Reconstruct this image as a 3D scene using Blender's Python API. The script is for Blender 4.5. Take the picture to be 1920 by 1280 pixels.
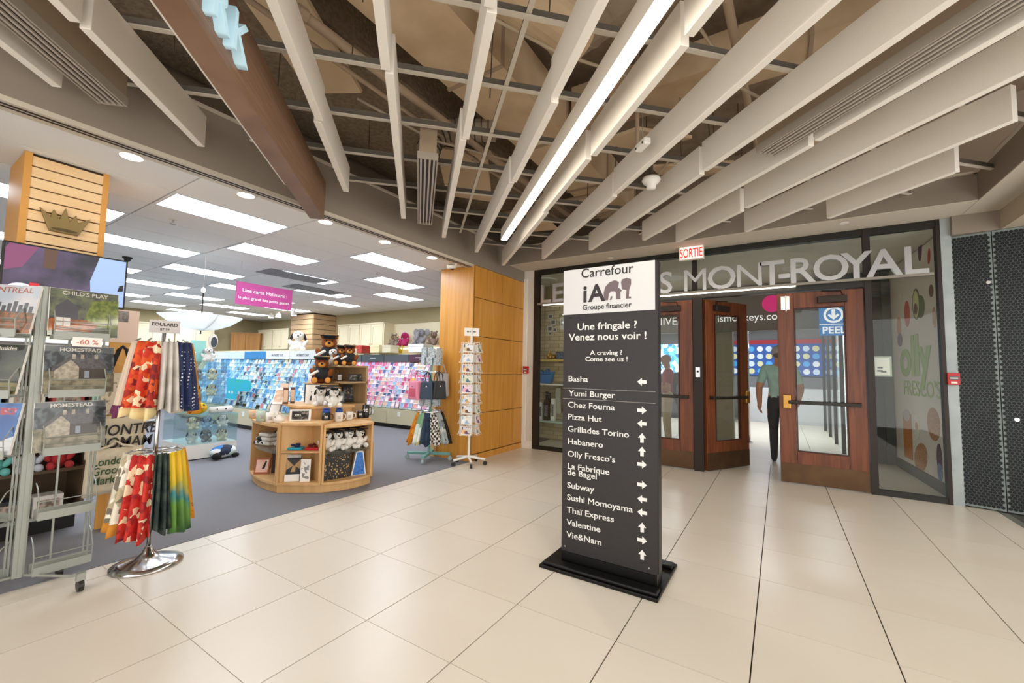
import bpy, bmesh, math, random
from mathutils import Matrix, Vector, Euler
for o in list(bpy.data.objects): bpy.data.objects.remove(o, do_unlink=True)
SC = bpy.context.scene; COL = SC.collection
PI = math.pi; R2 = math.sqrt(2)
rnd = random.Random(7)
# ---------------------------------------------------------------- camera
CAMH = 1.387; FPX = 787.0
_yaw, _pit, _rol = map(math.radians, (-32.5, 3.83, 1.07))
_f = Vector((math.sin(_yaw)*math.cos(_pit), math.cos(_yaw)*math.cos(_pit), math.sin(_pit)))
_r = Vector((math.cos(_yaw), -math.sin(_yaw), 0)); _u = _r.cross(_f)
_R = _r*math.cos(_rol) + _u*math.sin(_rol); _U = _u*math.cos(_rol) - _r*math.sin(_rol)
cam = bpy.data.cameras.new('camera'); cam.sensor_width = 36; cam.lens = FPX*36/1920; cam.clip_start = .05; cam.clip_end = 200
camo = bpy.data.objects.new('camera', cam); COL.objects.link(camo)
M = Matrix((_R, _U, -_f)).transposed().to_4x4(); M.translation = (0, 0, CAMH); camo.matrix_world = M
SC.camera = camo
def ray(x, y): return _f + _R*((x-960)/FPX) - _U*((y-640)/FPX)
def at(x, y, z=0.0):            # where the ray of a photo pixel meets height z
    d = ray(x, y); return Vector((0, 0, CAMH)) + d*((z-CAMH)/d.z)
def atX(x, y, X): d = ray(x, y); return Vector((0, 0, CAMH)) + d*(X/d.x)
def atY(x, y, Y): d = ray(x, y); return Vector((0, 0, CAMH)) + d*(Y/d.y)
# ---------------------------------------------------------------- world, exposure
W = bpy.data.worlds.new('World'); SC.world = W; W.use_nodes = True
W.node_tree.nodes['Background'].inputs[0].default_value = (1.0, .965, .915, 1); W.node_tree.nodes['Background'].inputs[1].default_value = 1.75
vs = SC.view_settings; vs.view_transform = 'Standard'; vs.look = 'None'; vs.exposure = 0.55; vs.gamma = 1; vs.use_curve_mapping = False
def lamp(name, loc, size, power, color=(1, .95, .88), rot=(0, 0, 0), shape='RECTANGLE', spread=PI):
    l = bpy.data.lights.new(name, 'AREA'); l.shape = shape; l.size = size[0]
    if shape == 'RECTANGLE': l.size_y = size[1]
    l.energy = power; l.color = color; l.spread = spread
    o = bpy.data.objects.new(name, l); COL.objects.link(o); o.location = loc; o.rotation_euler = rot; return o
# ---------------------------------------------------------------- materials
def lin(h):
    h = h.lstrip('#'); c = [int(h[i:i+2], 16)/255 for i in (0, 2, 4)]
    return tuple(x/12.92 if x <= .04045 else ((x+.055)/1.055)**2.4 for x in c) + (1,)
_M = {}
def mat(name, col, rough=.6, metal=0, emit=0, noise=None, bump=None, alpha=None, spec=None, trans=0, wood=None, coat=0):
    """noise=(scale, second colour, lo, hi[, detail]); bump=(scale, strength); wood=(scale, second colour)"""
    if name in _M: return _M[name]
    m = bpy.data.materials.new(name); m.use_nodes = True; nt = m.node_tree; b = nt.nodes['Principled BSDF']; L = nt.links.new
    b.inputs['Base Color'].default_value = lin(col); b.inputs['Roughness'].default_value = rough; b.inputs['Metallic'].default_value = metal
    if spec is not None: b.inputs['Specular IOR Level'].default_value = spec
    if trans: b.inputs['Transmission Weight'].default_value = trans
    if coat: b.inputs['Coat Weight'].default_value = coat
    if alpha is not None: b.inputs['Alpha'].default_value = alpha
    if emit: b.inputs['Emission Color'].default_value = lin(col); b.inputs['Emission Strength'].default_value = emit
    tc = None
    def coord():
        nonlocal tc
        if tc is None: tc = nt.nodes.new('ShaderNodeTexCoord')
        return tc.outputs['Object']
    if noise or wood:
        n = nt.nodes.new('ShaderNodeTexNoise'); r = nt.nodes.new('ShaderNodeValToRGB')
        if noise:
            n.inputs['Scale'].default_value = noise[0]; n.inputs['Detail'].default_value = noise[4] if len(noise) > 4 else 4
            L(coord(), n.inputs['Vector']); lo, hi, c2 = noise[2], noise[3], noise[1]
        else:
            mp = nt.nodes.new('ShaderNodeMapping'); s = wood[0]; mp.inputs['Scale'].default_value = wood[2] if len(wood) > 2 else (s, s, s*.06)
            L(coord(), mp.inputs['Vector']); L(mp.outputs[0], n.inputs['Vector']); n.inputs['Scale'].default_value = 1; n.inputs['Detail'].default_value = 6; n.inputs['Distortion'].default_value = .6
            lo, hi, c2 = .35, .68, wood[1]
        r.color_ramp.elements[0].position = lo; r.color_ramp.elements[0].color = lin(col)
        r.color_ramp.elements[1].position = hi; r.color_ramp.elements[1].color = lin(c2)
        L(n.outputs['Fac'], r.inputs['Fac']); L(r.outputs['Color'], b.inputs['Base Color'])
        if emit: L(r.outputs['Color'], b.inputs['Emission Color'])
    if bump:
        n2 = nt.nodes.new('ShaderNodeTexNoise'); n2.inputs['Scale'].default_value = bump[0]; n2.inputs['Detail'].default_value = 3; L(coord(), n2.inputs['Vector'])
        bp = nt.nodes.new('ShaderNodeBump'); bp.inputs['Strength'].default_value = bump[1]; bp.inputs['Distance'].default_value = .01
        L(n2.outputs['Fac'], bp.inputs['Height']); L(bp.outputs[0], b.inputs['Normal'])
    _M[name] = m; return m
def vor(name, cols, scale, rough=.7, rand=1.0, emit=0, feature='F1', stretch=None):
    """cells of a few flat colours: prints, floral cloth, blurred pictures"""
    if name in _M: return _M[name]
    m = bpy.data.materials.new(name); m.use_nodes = True; nt = m.node_tree; b = nt.nodes['Principled BSDF']; L = nt.links.new
    tc = nt.nodes.new('ShaderNodeTexCoord'); v = nt.nodes.new('ShaderNodeTexVoronoi'); v.feature = feature; v.inputs['Scale'].default_value = scale; v.inputs['Randomness'].default_value = rand
    src = tc.outputs['Object']
    if stretch:
        mp = nt.nodes.new('ShaderNodeMapping'); mp.inputs['Scale'].default_value = stretch; L(src, mp.inputs['Vector']); src = mp.outputs[0]
    nz = nt.nodes.new('ShaderNodeTexNoise'); nz.inputs['Scale'].default_value = scale*.8; L(src, nz.inputs['Vector'])
    mx = nt.nodes.new('ShaderNodeVectorMath'); mx.operation = 'MULTIPLY_ADD'; mx.inputs[1].default_value = (.25/scale*4,)*3; L(nz.outputs['Color'], mx.inputs[0]); L(src, mx.inputs[2])
    L(mx.outputs[0], v.inputs['Vector'])
    r = nt.nodes.new('ShaderNodeValToRGB'); r.color_ramp.interpolation = 'CONSTANT'
    e = r.color_ramp.elements; n = len(cols); e[0].color = lin(cols[0]); e[0].position = 0; e[1].position = 1/n; e[1].color = lin(cols[1])
    for i in range(2, n): k = e.new(i/n); k.color = lin(cols[i])
    sp = nt.nodes.new('ShaderNodeSeparateColor'); L(v.outputs['Color'], sp.inputs[0]); L(sp.outputs[0], r.inputs['Fac'])
    L(r.outputs['Color'], b.inputs['Base Color']); b.inputs['Roughness'].default_value = rough
    if emit: L(r.outputs['Color'], b.inputs['Emission Color']); b.inputs['Emission Strength'].default_value = emit
    _M[name] = m; return m
def pane(name, tint, ior=1.45, rough=.02, haze=0.0):
    """thin clear sheet: straight-through light plus a Fresnel reflection"""
    m = bpy.data.materials.new(name); m.use_nodes = True; nt = m.node_tree; nt.nodes.remove(nt.nodes['Principled BSDF']); L = nt.links.new; out = nt.nodes['Material Output']
    t = nt.nodes.new('ShaderNodeBsdfTransparent'); t.inputs[0].default_value = lin(tint); g = nt.nodes.new('ShaderNodeBsdfGlossy'); g.inputs['Roughness'].default_value = rough; g.inputs[0].default_value = (.9, .9, .9, 1)
    lw = nt.nodes.new('ShaderNodeLayerWeight'); lw.inputs[0].default_value = .5; pw = nt.nodes.new('ShaderNodeMath'); pw.operation = 'POWER'; pw.inputs[1].default_value = 4; L(lw.outputs['Facing'], pw.inputs[0])
    fr = nt.nodes.new('ShaderNodeMath'); fr.operation = 'MULTIPLY_ADD'; fr.inputs[1].default_value = .45; fr.inputs[2].default_value = .025; L(pw.outputs[0], fr.inputs[0]); x = nt.nodes.new('ShaderNodeMixShader'); L(fr.outputs[0], x.inputs[0]); L(t.outputs[0], x.inputs[1]); L(g.outputs[0], x.inputs[2])
    if haze:
        d = nt.nodes.new('ShaderNodeBsdfDiffuse'); d.inputs[0].default_value = (.9, .93, .95, 1); y = nt.nodes.new('ShaderNodeMixShader'); y.inputs[0].default_value = haze; L(x.outputs[0], y.inputs[1]); L(d.outputs[0], y.inputs[2]); x = y
    L(x.outputs[0], out.inputs[0]); _M[name] = m; return m
def sheer(name, col, fac=.5):
    """thin cloth or paper that lets light through"""
    m = bpy.data.materials.new(name); m.use_nodes = True; nt = m.node_tree; nt.nodes.remove(nt.nodes['Principled BSDF']); L = nt.links.new
    d = nt.nodes.new('ShaderNodeBsdfDiffuse'); t = nt.nodes.new('ShaderNodeBsdfTranslucent'); d.inputs[0].default_value = t.inputs[0].default_value = lin(col); x = nt.nodes.new('ShaderNodeMixShader'); x.inputs[0].default_value = fac
    L(d.outputs[0], x.inputs[1]); L(t.outputs[0], x.inputs[2]); L(x.outputs[0], nt.nodes['Material Output'].inputs[0]); _M[name] = m; return m
# ---------------------------------------------------------------- mesh builder
class MB:
    def __init__(s): s.v = []; s.f = []; s.m = []
    def add(s, vs_, fs, m=0):
        k = len(s.v); s.v += [tuple(p) for p in vs_]; s.f += [tuple(i+k for i in f) for f in fs]; s.m += [m]*len(fs); return s
    def box(s, x0, x1, y0, y1, z0, z1, m=0):
        p = [(x, y, z) for z in (z0, z1) for y in (y0, y1) for x in (x0, x1)]
        return s.add(p, [(0, 2, 3, 1), (4, 5, 7, 6), (0, 1, 5, 4), (2, 6, 7, 3), (0, 4, 6, 2), (1, 3, 7, 5)], m)
    def ob(s, c, sz, M=None, m=0):
        a, b, d = sz[0]/2, sz[1]/2, sz[2]/2; k = len(s.v); s.box(-a, a, -b, b, -d, d, m)
        T = Matrix.Translation(c) @ (M.to_4x4() if M is not None else Matrix())
        for i in range(k, len(s.v)): s.v[i] = tuple(T @ Vector(s.v[i]))
        return s
    def cyl(s, a, b, r, r2=None, n=10, m=0, caps=True):
        a = Vector(a); b = Vector(b); d = (b-a); r2 = r if r2 is None else r2
        q = d.to_track_quat('Z', 'Y') if d.length > 1e-9 else Euler((0, 0, 0)).to_quaternion()
        p = []
        for c, rr in ((a, r), (b, r2)):
            for i in range(n): t = 2*PI*i/n; p.append(c + q @ Vector((rr*math.cos(t), rr*math.sin(t), 0)))
        fs = [(i, (i+1) % n, n+(i+1) % n, n+i) for i in range(n)]
        if caps: fs += [tuple(range(n-1, -1, -1)), tuple(range(n, 2*n))]
        return s.add(p, fs, m)
    def tube(s, pts, r, n=6, m=0, closed=False):
        P = [Vector(p) for p in pts]; N = len(P); V = []
        rr = r if hasattr(r, '__len__') else [r]*N; up = None
        for i in range(N):
            t = (P[(i+1) % N]-P[i-1]) if closed else (P[min(i+1, N-1)]-P[max(i-1, 0)])
            t.normalize()
            if up is None: up = Vector((0, 0, 1)) if abs(t.z) < .9 else Vector((1, 0, 0))
            x = up.cross(t)
            if x.length < 1e-4: x = Vector((1, 0, 0)).cross(t)
            x.normalize(); y = t.cross(x); up = y
            for k in range(n): a = 2*PI*k/n; V.append(P[i] + (x*math.cos(a)+y*math.sin(a))*rr[i])
        fs = []
        for i in range(N if closed else N-1):
            j = (i+1) % N
            for k in range(n): fs.append((i*n+k, i*n+(k+1) % n, j*n+(k+1) % n, j*n+k))
        if not closed: fs += [tuple(range(n-1, -1, -1)), tuple(range((N-1)*n, N*n))]
        return s.add(V, fs, m)
    def lathe(s, prof, c=(0, 0, 0), n=16, m=0, sx=1, sy=1):
        V = []; 
        for r, z in prof:
            for k in range(n): a = 2*PI*k/n; V.append((c[0]+r*sx*math.cos(a), c[1]+r*sy*math.sin(a), c[2]+z))
        fs = []
        for i in range(len(prof)-1):
            for k in range(n): fs.append((i*n+k, i*n+(k+1) % n, (i+1)*n+(k+1) % n, (i+1)*n+k))
        fs += [tuple(range(n-1, -1, -1)), tuple(range((len(prof)-1)*n, len(prof)*n))]
        return s.add(V, fs, m)
    def ell(s, c, r, n=10, m=0, M=None):
        if not hasattr(r, '__len__'): r = (r, r, r)
        V = []; h = max(4, n//2+1)
        for i in range(1, h):
            t = PI*i/h
            for k in range(n): a = 2*PI*k/n; V.append(Vector((r[0]*math.sin(t)*math.cos(a), r[1]*math.sin(t)*math.sin(a), r[2]*math.cos(t))))
        V += [Vector((0, 0, r[2])), Vector((0, 0, -r[2]))]
        if M is not None: V = [M @ v for v in V]
        V = [v+Vector(c) for v in V]; fs = []
        for i in range(h-2):
            for k in range(n): fs.append((i*n+k, (i+1)*n+k, (i+1)*n+(k+1) % n, i*n+(k+1) % n))
        T, B = len(V)-2, len(V)-1
        for k in range(n): fs.append((T, k, (k+1) % n)); fs.append((B, (h-2)*n+(k+1) % n, (h-2)*n+k))
        return s.add(V, fs, m)
    def prism(s, poly, a, b, ax='z', m=0):
        n = len(poly); ar = sum(poly[i][0]*poly[(i+1) % n][1]-poly[(i+1) % n][0]*poly[i][1] for i in range(n))
        if ar < 0: poly = poly[::-1]
        f = {'z': lambda u, v, w: (u, v, w), 'y': lambda u, v, w: (u, w, v), 'x': lambda u, v, w: (w, u, v)}[ax]
        V = [f(u, v, a) for u, v in poly] + [f(u, v, b) for u, v in poly]
        fs = [tuple(range(n-1, -1, -1)), tuple(range(n, 2*n))] + [(i, (i+1) % n, n+(i+1) % n, n+i) for i in range(n)]
        if (ax == 'y') != (b < a): fs = [t[::-1] for t in fs]
        return s.add(V, fs, m)
    def sheet(s, rows, m=0, thick=0):
        """rows of points -> grid surface; thick adds a back so cloth has body"""
        h = len(rows); w = len(rows[0]); V = [Vector(p) for r in rows for p in r]
        fs = [(i*w+j, i*w+j+1, (i+1)*w+j+1, (i+1)*w+j) for i in range(h-1) for j in range(w-1)]
        s.add(V, fs, m); return s
    def xf(s, M): s.v = [tuple(M @ Vector(p)) for p in s.v]; return s
    def build(s, name, mats, parent=None, loc=(0, 0, 0), rz=0, rot=None, smooth=False, label=None, cat=None, group=None, kind=None, bevel=0, solid=0):
        me = bpy.data.meshes.new(name); me.from_pydata(s.v, [], s.f)
        if not isinstance(mats, (list, tuple)): mats = [mats]
        for q in mats: me.materials.append(q)
        me.polygons.foreach_set('material_index', s.m)
        if smooth: me.polygons.foreach_set('use_smooth', [True]*len(s.f))
        me.update(); o = bpy.data.objects.new(name, me); COL.objects.link(o)
        o.location = loc; o.rotation_euler = rot if rot else (0, 0, rz)
        if parent is not None: o.parent = parent
        if bevel: md = o.modifiers.new('Bevel', 'BEVEL'); md.width = bevel; md.segments = 2; md.limit_method = 'ANGLE'
        if solid: md = o.modifiers.new('Solidify', 'SOLIDIFY'); md.thickness = solid; md.offset = 0
        return tag(o, label, cat, group, kind)
def tag(o, label=None, cat=None, group=None, kind=None):
    for k, v in (('label', label), ('category', cat), ('group', group), ('kind', kind)):
        if v: o[k] = v
    return o
def thing(name, label, cat, loc=(0, 0, 0), rz=0, group=None, kind=None):
    o = bpy.data.objects.new(name, None); COL.objects.link(o); o.location = loc; o.rotation_euler = (0, 0, rz); o.empty_display_size = .1
    return tag(o, label, cat, group, kind)
def dup(root, loc=None, rz=None, label=None, group=None, scale=None):
    def cp(o, par):
        c = o.copy(); COL.objects.link(c); c.parent = par
        for ch in o.children: cp(ch, c)
        return c
    r = cp(root, None)
    if loc is not None: r.location = loc
    if rz is not None: r.rotation_euler = (r.rotation_euler[0], r.rotation_euler[1], rz)
    if scale is not None: r.scale = (scale,)*3
    if label: r['label'] = label
    if group: r['group'] = group
    return r
_TX = []
def txt(name, s, size, m, parent=None, loc=(0, 0, 0), rot=(PI/2, 0, 0), ext=.001, align='LEFT', bold=0, sx=1, label=None, shear=0, space=1, aligny='TOP_BASELINE'):
    cu = bpy.data.curves.new(name, 'FONT'); cu.body = s; cu.size = size; cu.extrude = ext; cu.align_x = align; cu.offset = bold*size; cu.shear = shear; cu.space_character = space; cu.resolution_u = 3
    t = bpy.data.objects.new('txt_tmp', cu); COL.objects.link(t)
    me = bpy.data.meshes.new(name); me.materials.append(m); o = bpy.data.objects.new(name, me); COL.objects.link(o)
    o.location = loc; o.rotation_euler = rot; o.scale = (sx, 1, 1)
    if parent is not None: o.parent = parent
    if label: o['label'] = label
    _TX.append((t, o, m)); return o
def flush_text():
    bpy.context.view_layer.update(); dg = bpy.context.evaluated_depsgraph_get()
    for t, o, m in _TX:
        me = bpy.data.meshes.new_from_object(t.evaluated_get(dg)); me.materials.clear(); me.materials.append(m)
        old = o.data; o.data = me; nm = old.name; bpy.data.meshes.remove(old); me.name = nm
    for t, o, m in _TX: cu = t.data; bpy.data.objects.remove(t); bpy.data.curves.remove(cu)
    _TX.clear()
# ---------------------------------------------------------------- palette
WHITE = mat('white_paint', '#e8e4dc', .55); OFFW = mat('warm_white_wall', '#d9d2c6', .75, noise=(60, '#d0c8bb', .3, .8)); CREAM = mat('cream_cabinet', '#efe3c2', .5)
TAUPE = mat('taupe_fascia', '#8b7f72', .85); SOFF = mat('soffit_paint', '#c9beae', .8)
BLACK = mat('black_metal', '#17140f', .4); DARK = mat('dark_bronze', '#2a211b', .45, .3); CHROME = mat('chrome', '#c8c8c8', .18, 1); STEEL = mat('grey_steel', '#a3a6a0', .4, .55)
BRASS = mat('brass', '#b98d4a', .35, .9); GLASS = pane('clear_glass', '#f3f6f4', 1.3); ACRYL = pane('acrylic', '#eef6f7', 1.25, .05, .03)
DOORW = mat('mahogany_door', '#7d4220', .38, wood=(26, '#5a2a12')); KICK = mat('kick_plate', '#5a4330', .36, .75, noise=(5, '#6b5138', .35, .8))
MAPLE = mat('maple', '#dcb27c', .5, wood=(14, '#cfa168')); ORANGE = mat('honey_veneer', '#d79a42', .35, wood=(16, '#c48532')); SLATW = mat('slatwall_maple', '#f6d6a6', .5, wood=(10, '#efc893', (3, 3, 20)))
BEAMW = mat('walnut_beam', '#8c6c54', .5, wood=(30, '#775a44', (3, 3, 60))); PAPER = mat('white_card', '#f3f0ea', .6); INK = mat('black_ink', '#1c1a1a', .6)
RED = mat('alarm_red', '#c01a1e', .4); SILV = mat('silver_letter', '#c3c5c8', .28, .65)
FABW = mat('plush_white', '#efece6', .95, bump=(220, .5)); FABB = mat('plush_black', '#1d1b1c', .95, bump=(220, .5)); FABN = mat('plush_brown', '#8a4a1c', .95, bump=(220, .5)); FABT = mat('plush_tan', '#d99a45', .95, bump=(220, .5)); FABG = mat('plush_grey', '#9b989c', .95, bump=(220, .5)); FABP = mat('plush_pink', '#c2356f', .95, bump=(220, .5))
# ================================================================ STRUCTURE
def st(name, mb, m, parent=None, **k): return mb.build(name, m, parent, kind=None if parent is not None else 'structure', **k)
XS = -3.93; YF = 6.6; ZC = 2.98
GROUT = mat('dark_grout', '#2a231c', .9)
TILES = [mat('beige_porcelain_%d' % i, c, .3, noise=(1.3, c2, .25, .8), spec=.4) for i, (c, c2) in enumerate((('#e0d8ca', '#dbd2c2'), ('#e2dacc', '#d9cfbf'), ('#ddd4c5', '#e1d8c9')))]
floor = st('floor', MB().box(XS, 3.2, -2.2, YF+10, -.06, -.008), GROUT)
tx = [XS] + [-3.739+.5996*i for i in range(0, 11)]; ty = [1.0125+.5996*j for j in range(-5, 17)]
_tm = {}
def tile(x0, x1, y0, y1):
    w, h = round(x1-x0-.0065, 4), round(y1-y0-.0034, 4)
    if w < .02 or h < .02: return
    key = (w, h, rnd.randrange(3))
    if key not in _tm:
        o = MB().box(-w/2, w/2, -h/2, h/2, -.012, 0).build('tile', TILES[key[2]], floor, bevel=0); _tm[key] = o.data
    else: o = bpy.data.objects.new('tile', _tm[key]); COL.objects.link(o); o.parent = floor
    o.location = ((x0+x1)/2, (y0+y1)/2, rnd.uniform(-.0004, .0003))
for i in range(len(tx)-1):
    for j in range(len(ty)-1):
        if tx[i+1] > 1.93 and ty[j] < 6.5: 
            if tx[i] < 1.9: tile(tx[i], 1.9, ty[j], ty[j+1])
            continue
        tile(tx[i], tx[i+1], ty[j], ty[j+1])
far = MB()
for i in range(len(tx)-1):
    for j in range(10): far.box(tx[i]+.0025, tx[i+1]-.0025, ty[-1]+.6*j+.0015, ty[-1]+.6*(j+1)-.0015, -.012, 0)
far.build('distant_tile', TILES[0], floor, kind='stuff')
st('floor_threshold', MB().box(1.96, 3.2, 2.0, 6.62, -.05, .001), mat('dark_terrazzo', '#3f403c', .5, noise=(60, '#77756c', .45, .62)))
st('trim_1', MB().box(1.9, 1.96, 2.0, 6.5, -.05, .003), STEEL, label='grey metal floor edging strip')
CARP = mat('blue_grey_carpet', '#8a888c', .98, noise=(240, '#6f7076', .35, .7), bump=(300, .4))
st('floor_carpet', MB().box(-16.2, XS, -2.2, 8.3, -.06, .004), CARP)
# --- store shell
STW = mat('store_wall_khaki', '#b5a883', .8)
st('wall_right', MB().box(-16.2, XS-.4, 8.1, 8.3, 0, ZC+.1), STW); st('wall_back', MB().box(-16.4, -16.2, -2.2, 8.3, 0, ZC+.1), STW); st('wall_left', MB().box(-16.2, XS, -2.4, -2.2, 0, ZC+.1), STW)
ceil = st('ceiling', MB().box(-16.2, XS-.19, -2.2, 8.2, ZC+.014, ZC+.1), mat('ceiling_tee', '#a8a8a6', .6))
CT = [mat('ceiling_tile_%d' % i, c, .9, bump=(150, .3)) for i, c in enumerate(('#ececea', '#e8e9e9'))]
PX, PY = .565, 1.13; ccx = [-5-PX*i for i in range(-2, 20)]; ccy = [2.07+PY*j for j in range(-4, 6)]
TROF = mat('troffer_diffuser', '#eaf3ff', .5, emit=10); TFR = mat('troffer_frame', '#dfe2e4', .5)
tp = None; nl = 0
trof = []
for i, x in enumerate(ccx):
    k = i-2
    for j, y in enumerate(ccy):
        jj = j-4
        x0, x1, y0, y1 = max(x-PX/2, -16.2), min(x+PX/2, XS-.2), max(y-PY/2, -2.2), min(y+PY/2, 8.1)
        if x1-x0 < .05 or y1-y0 < .05: continue
        if k >= 0 and k % 2 == 0 and (k//2+jj) % 2 == 0 and jj >= -1 and jj <= 4:
            trof.append((x, y)); continue
        full = abs(x1-x0-PX) < 1e-6 and abs(y1-y0-PY) < 1e-6
        if full and tp is not None: o = bpy.data.objects.new('ceiling_tile', tp); COL.objects.link(o); o.parent = ceil; o.location = (x, y, ZC)
        elif full: o = MB().box(-PX/2+.006, PX/2-.006, -PY/2+.006, PY/2-.006, 0, .012).build('ceiling_tile', CT[0], ceil, loc=(x, y, ZC)); tp = o.data
        else: MB().box(x0+.006-x, x1-.006-x, y0+.006-y, y1-.006-y, 0, .012).build('ceiling_tile', CT[1], ceil, loc=(x, y, ZC))
t0 = None
trof.sort(key=lambda p: -p[0]-.01*p[1])
ordw = ['first', 'second', 'third', 'fourth', 'fifth', 'sixth', 'seventh', 'eighth', 'ninth', 'tenth', 'eleventh', 'twelfth']
cnt = {}
for x, y in trof:
    row = round((-5-x)/1.13); c = cnt.get(row, 0); cnt[row] = c+1
    lab = 'recessed white troffer light, %s in the %s row from the shop entrance' % (ordw[c], ordw[row])
    if t0 is None:
        t0 = thing('ceiling_light', lab, 'ceiling light', (x, y, ZC), group='troffers in the shop ceiling')
        a, b = PX/2-.006, PY/2-.006
        MB().box(-a, a, -b, -b+.03, -.004, .012).box(-a, a, b-.03, b, -.004, .012).box(-a, -a+.03, -b+.03, b-.03, -.004, .012).box(a-.03, a, -b+.03, b-.03, -.004, .012).build('frame', TFR, t0)
        MB().box(-a+.03, a-.03, -b+.03, b-.03, .002, .01).build('diffuser', TROF, t0)
    else: dup(t0, (x, y, ZC), label=lab)
# --- header fascia over the shop opening, with track
st('wall_header', MB().box(XS-.19, XS, -2.2, 6.62, 2.99, 3.47), TAUPE)
hd = st('trim_2', MB().box(XS-.16, XS-.002, -2.2, 5.05, 2.955, 2.99), mat('track_beige', '#cfc5b4', .5, .2), label='pale folding-door track under the header')
MB().box(XS-.05, XS-.035, -2.2, 5.03, 2.95, 2.956).box(XS-.09, XS-.078, -2.2, 5.03, 2.95, 2.956).build('track_slot', DARK, hd)
st('trim_3', MB().box(XS-.03, XS+.03, -2.2, 6.03, 3.47, 3.49), SOFF)
st('ceiling_soffit', MB().box(XS, 3.2, 6.03, 6.7, 3.2, 3.47), TAUPE)
st('ceiling_soffit_side', MB().box(1.74, 2.03, -2.2, 6.03, 3.2, 3.47), TAUPE)
for nm, mb in (('ceiling_soffit_face', MB().box(XS, 1.74, 6.04, 6.7, 3.192, 3.2).box(1.745, 2.03, -2.2, 6.7, 3.192, 3.2)),): st(nm, mb, SOFF)
st('wall_bulkhead', MB().box(2.03, 3.2, -2.2, 6.62, 2.98, 3.47), mat('tan_bulkhead', '#b3a691', .8))
st('wall_bulkhead_hex', MB().box(1.66, 2.03, 6.5, 6.7, 2.98, 3.192), TAUPE)
st('trim_4', MB().box(XS, 1.74, 6.0, 6.05, 3.47, 3.49).box(1.71, 1.77, -2.2, 6.03, 3.47, 3.49), SOFF)
# recessed downlights in the header zone of the shop
DLE = mat('downlight_glow', '#fff3df', .5, emit=16)
dl = None
for i, y in enumerate((1.06, 1.89, 2.71, 3.54, 4.4, .25)):
    lab = 'round recessed downlight behind the header track, %s from the orange column' % ['fifth', 'fourth', 'third', 'second', 'nearest', 'sixth'][i]
    if dl is None:
        dl = thing('downlight', lab, 'downlight', (XS-.27, y, ZC), group='downlights along the shop entrance')
        MB().lathe([(.085, .004), (.085, -.008), (.07, -.008), (.07, .004)], n=24).build('trim_ring', WHITE, dl); MB().cyl((0, 0, .0), (0, 0, -.004), .07, n=24).build('lens', DLE, dl)
    else: dup(dl, (XS-.27, y, ZC), label=lab)
# --- orange veneered column between shop and doors
col = st('wall_column', MB().box(-4.58, XS-.012, 5.07, 6.58, 0, 3.0), mat('veneer_joint', '#6d4415', .7))
zs = [.02, .10, .71, 1.30, 1.89, 2.49, 2.99]
ys = [5.06, 5.84, 6.59]
for a, b in zip(zs[1:], zs[2:]):
    for c, d in zip(ys, ys[1:]): MB().box(XS-.014, XS, c+.004, d-.002, a+.006, b-.006).build('panel', ORANGE, col)
MB().box(XS-.014, XS+.004, 5.06, 6.59, .0, .09).build('plinth', ORANGE, col)
MB().box(-4.60, -4.005, 5.045, 5.07, 0, 2.995).build('panel', ORANGE, col); MB().box(-4.0, XS, 5.04, 5.075, 0, 2.995).build('panel', ORANGE, col)
st('wall_pier', MB().box(XS, -3.72, 6.56, 6.75, 0, 3.192), OFFW)
st('trim_5', MB().box(XS+.002, XS+.075, 6.535, 6.56, .12, 3.05), WHITE, label='white vertical cable channel beside the orange column')
st('baseboard_pier', MB().box(XS, -3.72, 6.54, 6.56, 0, .12), WHITE)
# --- crown pillar with slat boards
PXF = -4.80
pil = st('wall_slat_pillar', MB().box(-5.34, PXF-.02, .615, 1.07, 1.6, ZC), mat('slat_groove', '#3a2512', .8))
SE = mat('maple_edge', '#d99d4c', .5)
nsl = 16; hz = (ZC-1.64)/nsl
for i in range(nsl): MB().box(PXF-.022, PXF, .645, 1.045, 1.62+i*hz+.006, 1.62+(i+1)*hz-.004).build('slat', SLATW, pil)
for a, b in ((.605, .645), (1.045, 1.083)): MB().box(-5.35, PXF+.004, a, b, 1.6, ZC-.002).build('corner_strip', SE, pil)
# --- open plenum above the mall ceiling
DECK = mat('concrete_deck', '#a38f78', .95, noise=(7, '#8d7a65', .35, .65), bump=(14, .9))
st('ceiling_deck', MB().box(-6.5, 4.5, -2.5, 8.5, 4.55, 4.7), DECK)
st('wall_plenum_left', MB().box(-4.6, -4.5, -2.4, 8.3, 3.0, 4.6), mat('plenum_board', '#968471', .9)); st('wall_plenum_far', MB().box(-4.5, 3.4, 6.7, 6.8, 3.3, 4.6), mat('plenum_board', '#82715f'))
# --- hexagon mesh wall
hx0 = Vector((1.66, 6.585, 0)); hd_ = Vector((.97, -.243, 0)).normalized(); ang = math.atan2(hd_.y, hd_.x)
hexw = thing('wall_hexagon', None, None, hx0, ang, kind='structure')
HEXM = mat('hex_gloss_black', '#151a1d', .45, spec=.3); HEXL = mat('hex_line', '#7f8a88', .5, .3)
for a, b in ((0, .306), (.314, 1.5)):
    pn = MB().box(a, b, 0, .04, .015, 2.975).build('backing_panel', HEXL, hexw)
    hb = MB(); r = .0172; dx = r*math.sqrt(3)+.0032; dz = r*1.5+.0028; row = 0; z = .05
    while z < 2.95:
        x = a+.018+(dx/2 if row % 2 else 0)
        while x < b-.014:
            hb.prism([(x+r*math.sin(PI*k/3), z+r*math.cos(PI*k/3)) for k in range(6)], -.004, .002, 'y'); x += dx
        z += dz; row += 1
    hb.build('hexagon_cells', HEXM, pn, kind='stuff')
MB().box(0, 1.6, .041, .08, 0, 2.98).build('gap_blackout', BLACK, hexw)  # added black sheet, keeps world light from showing through the panel gap
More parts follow.
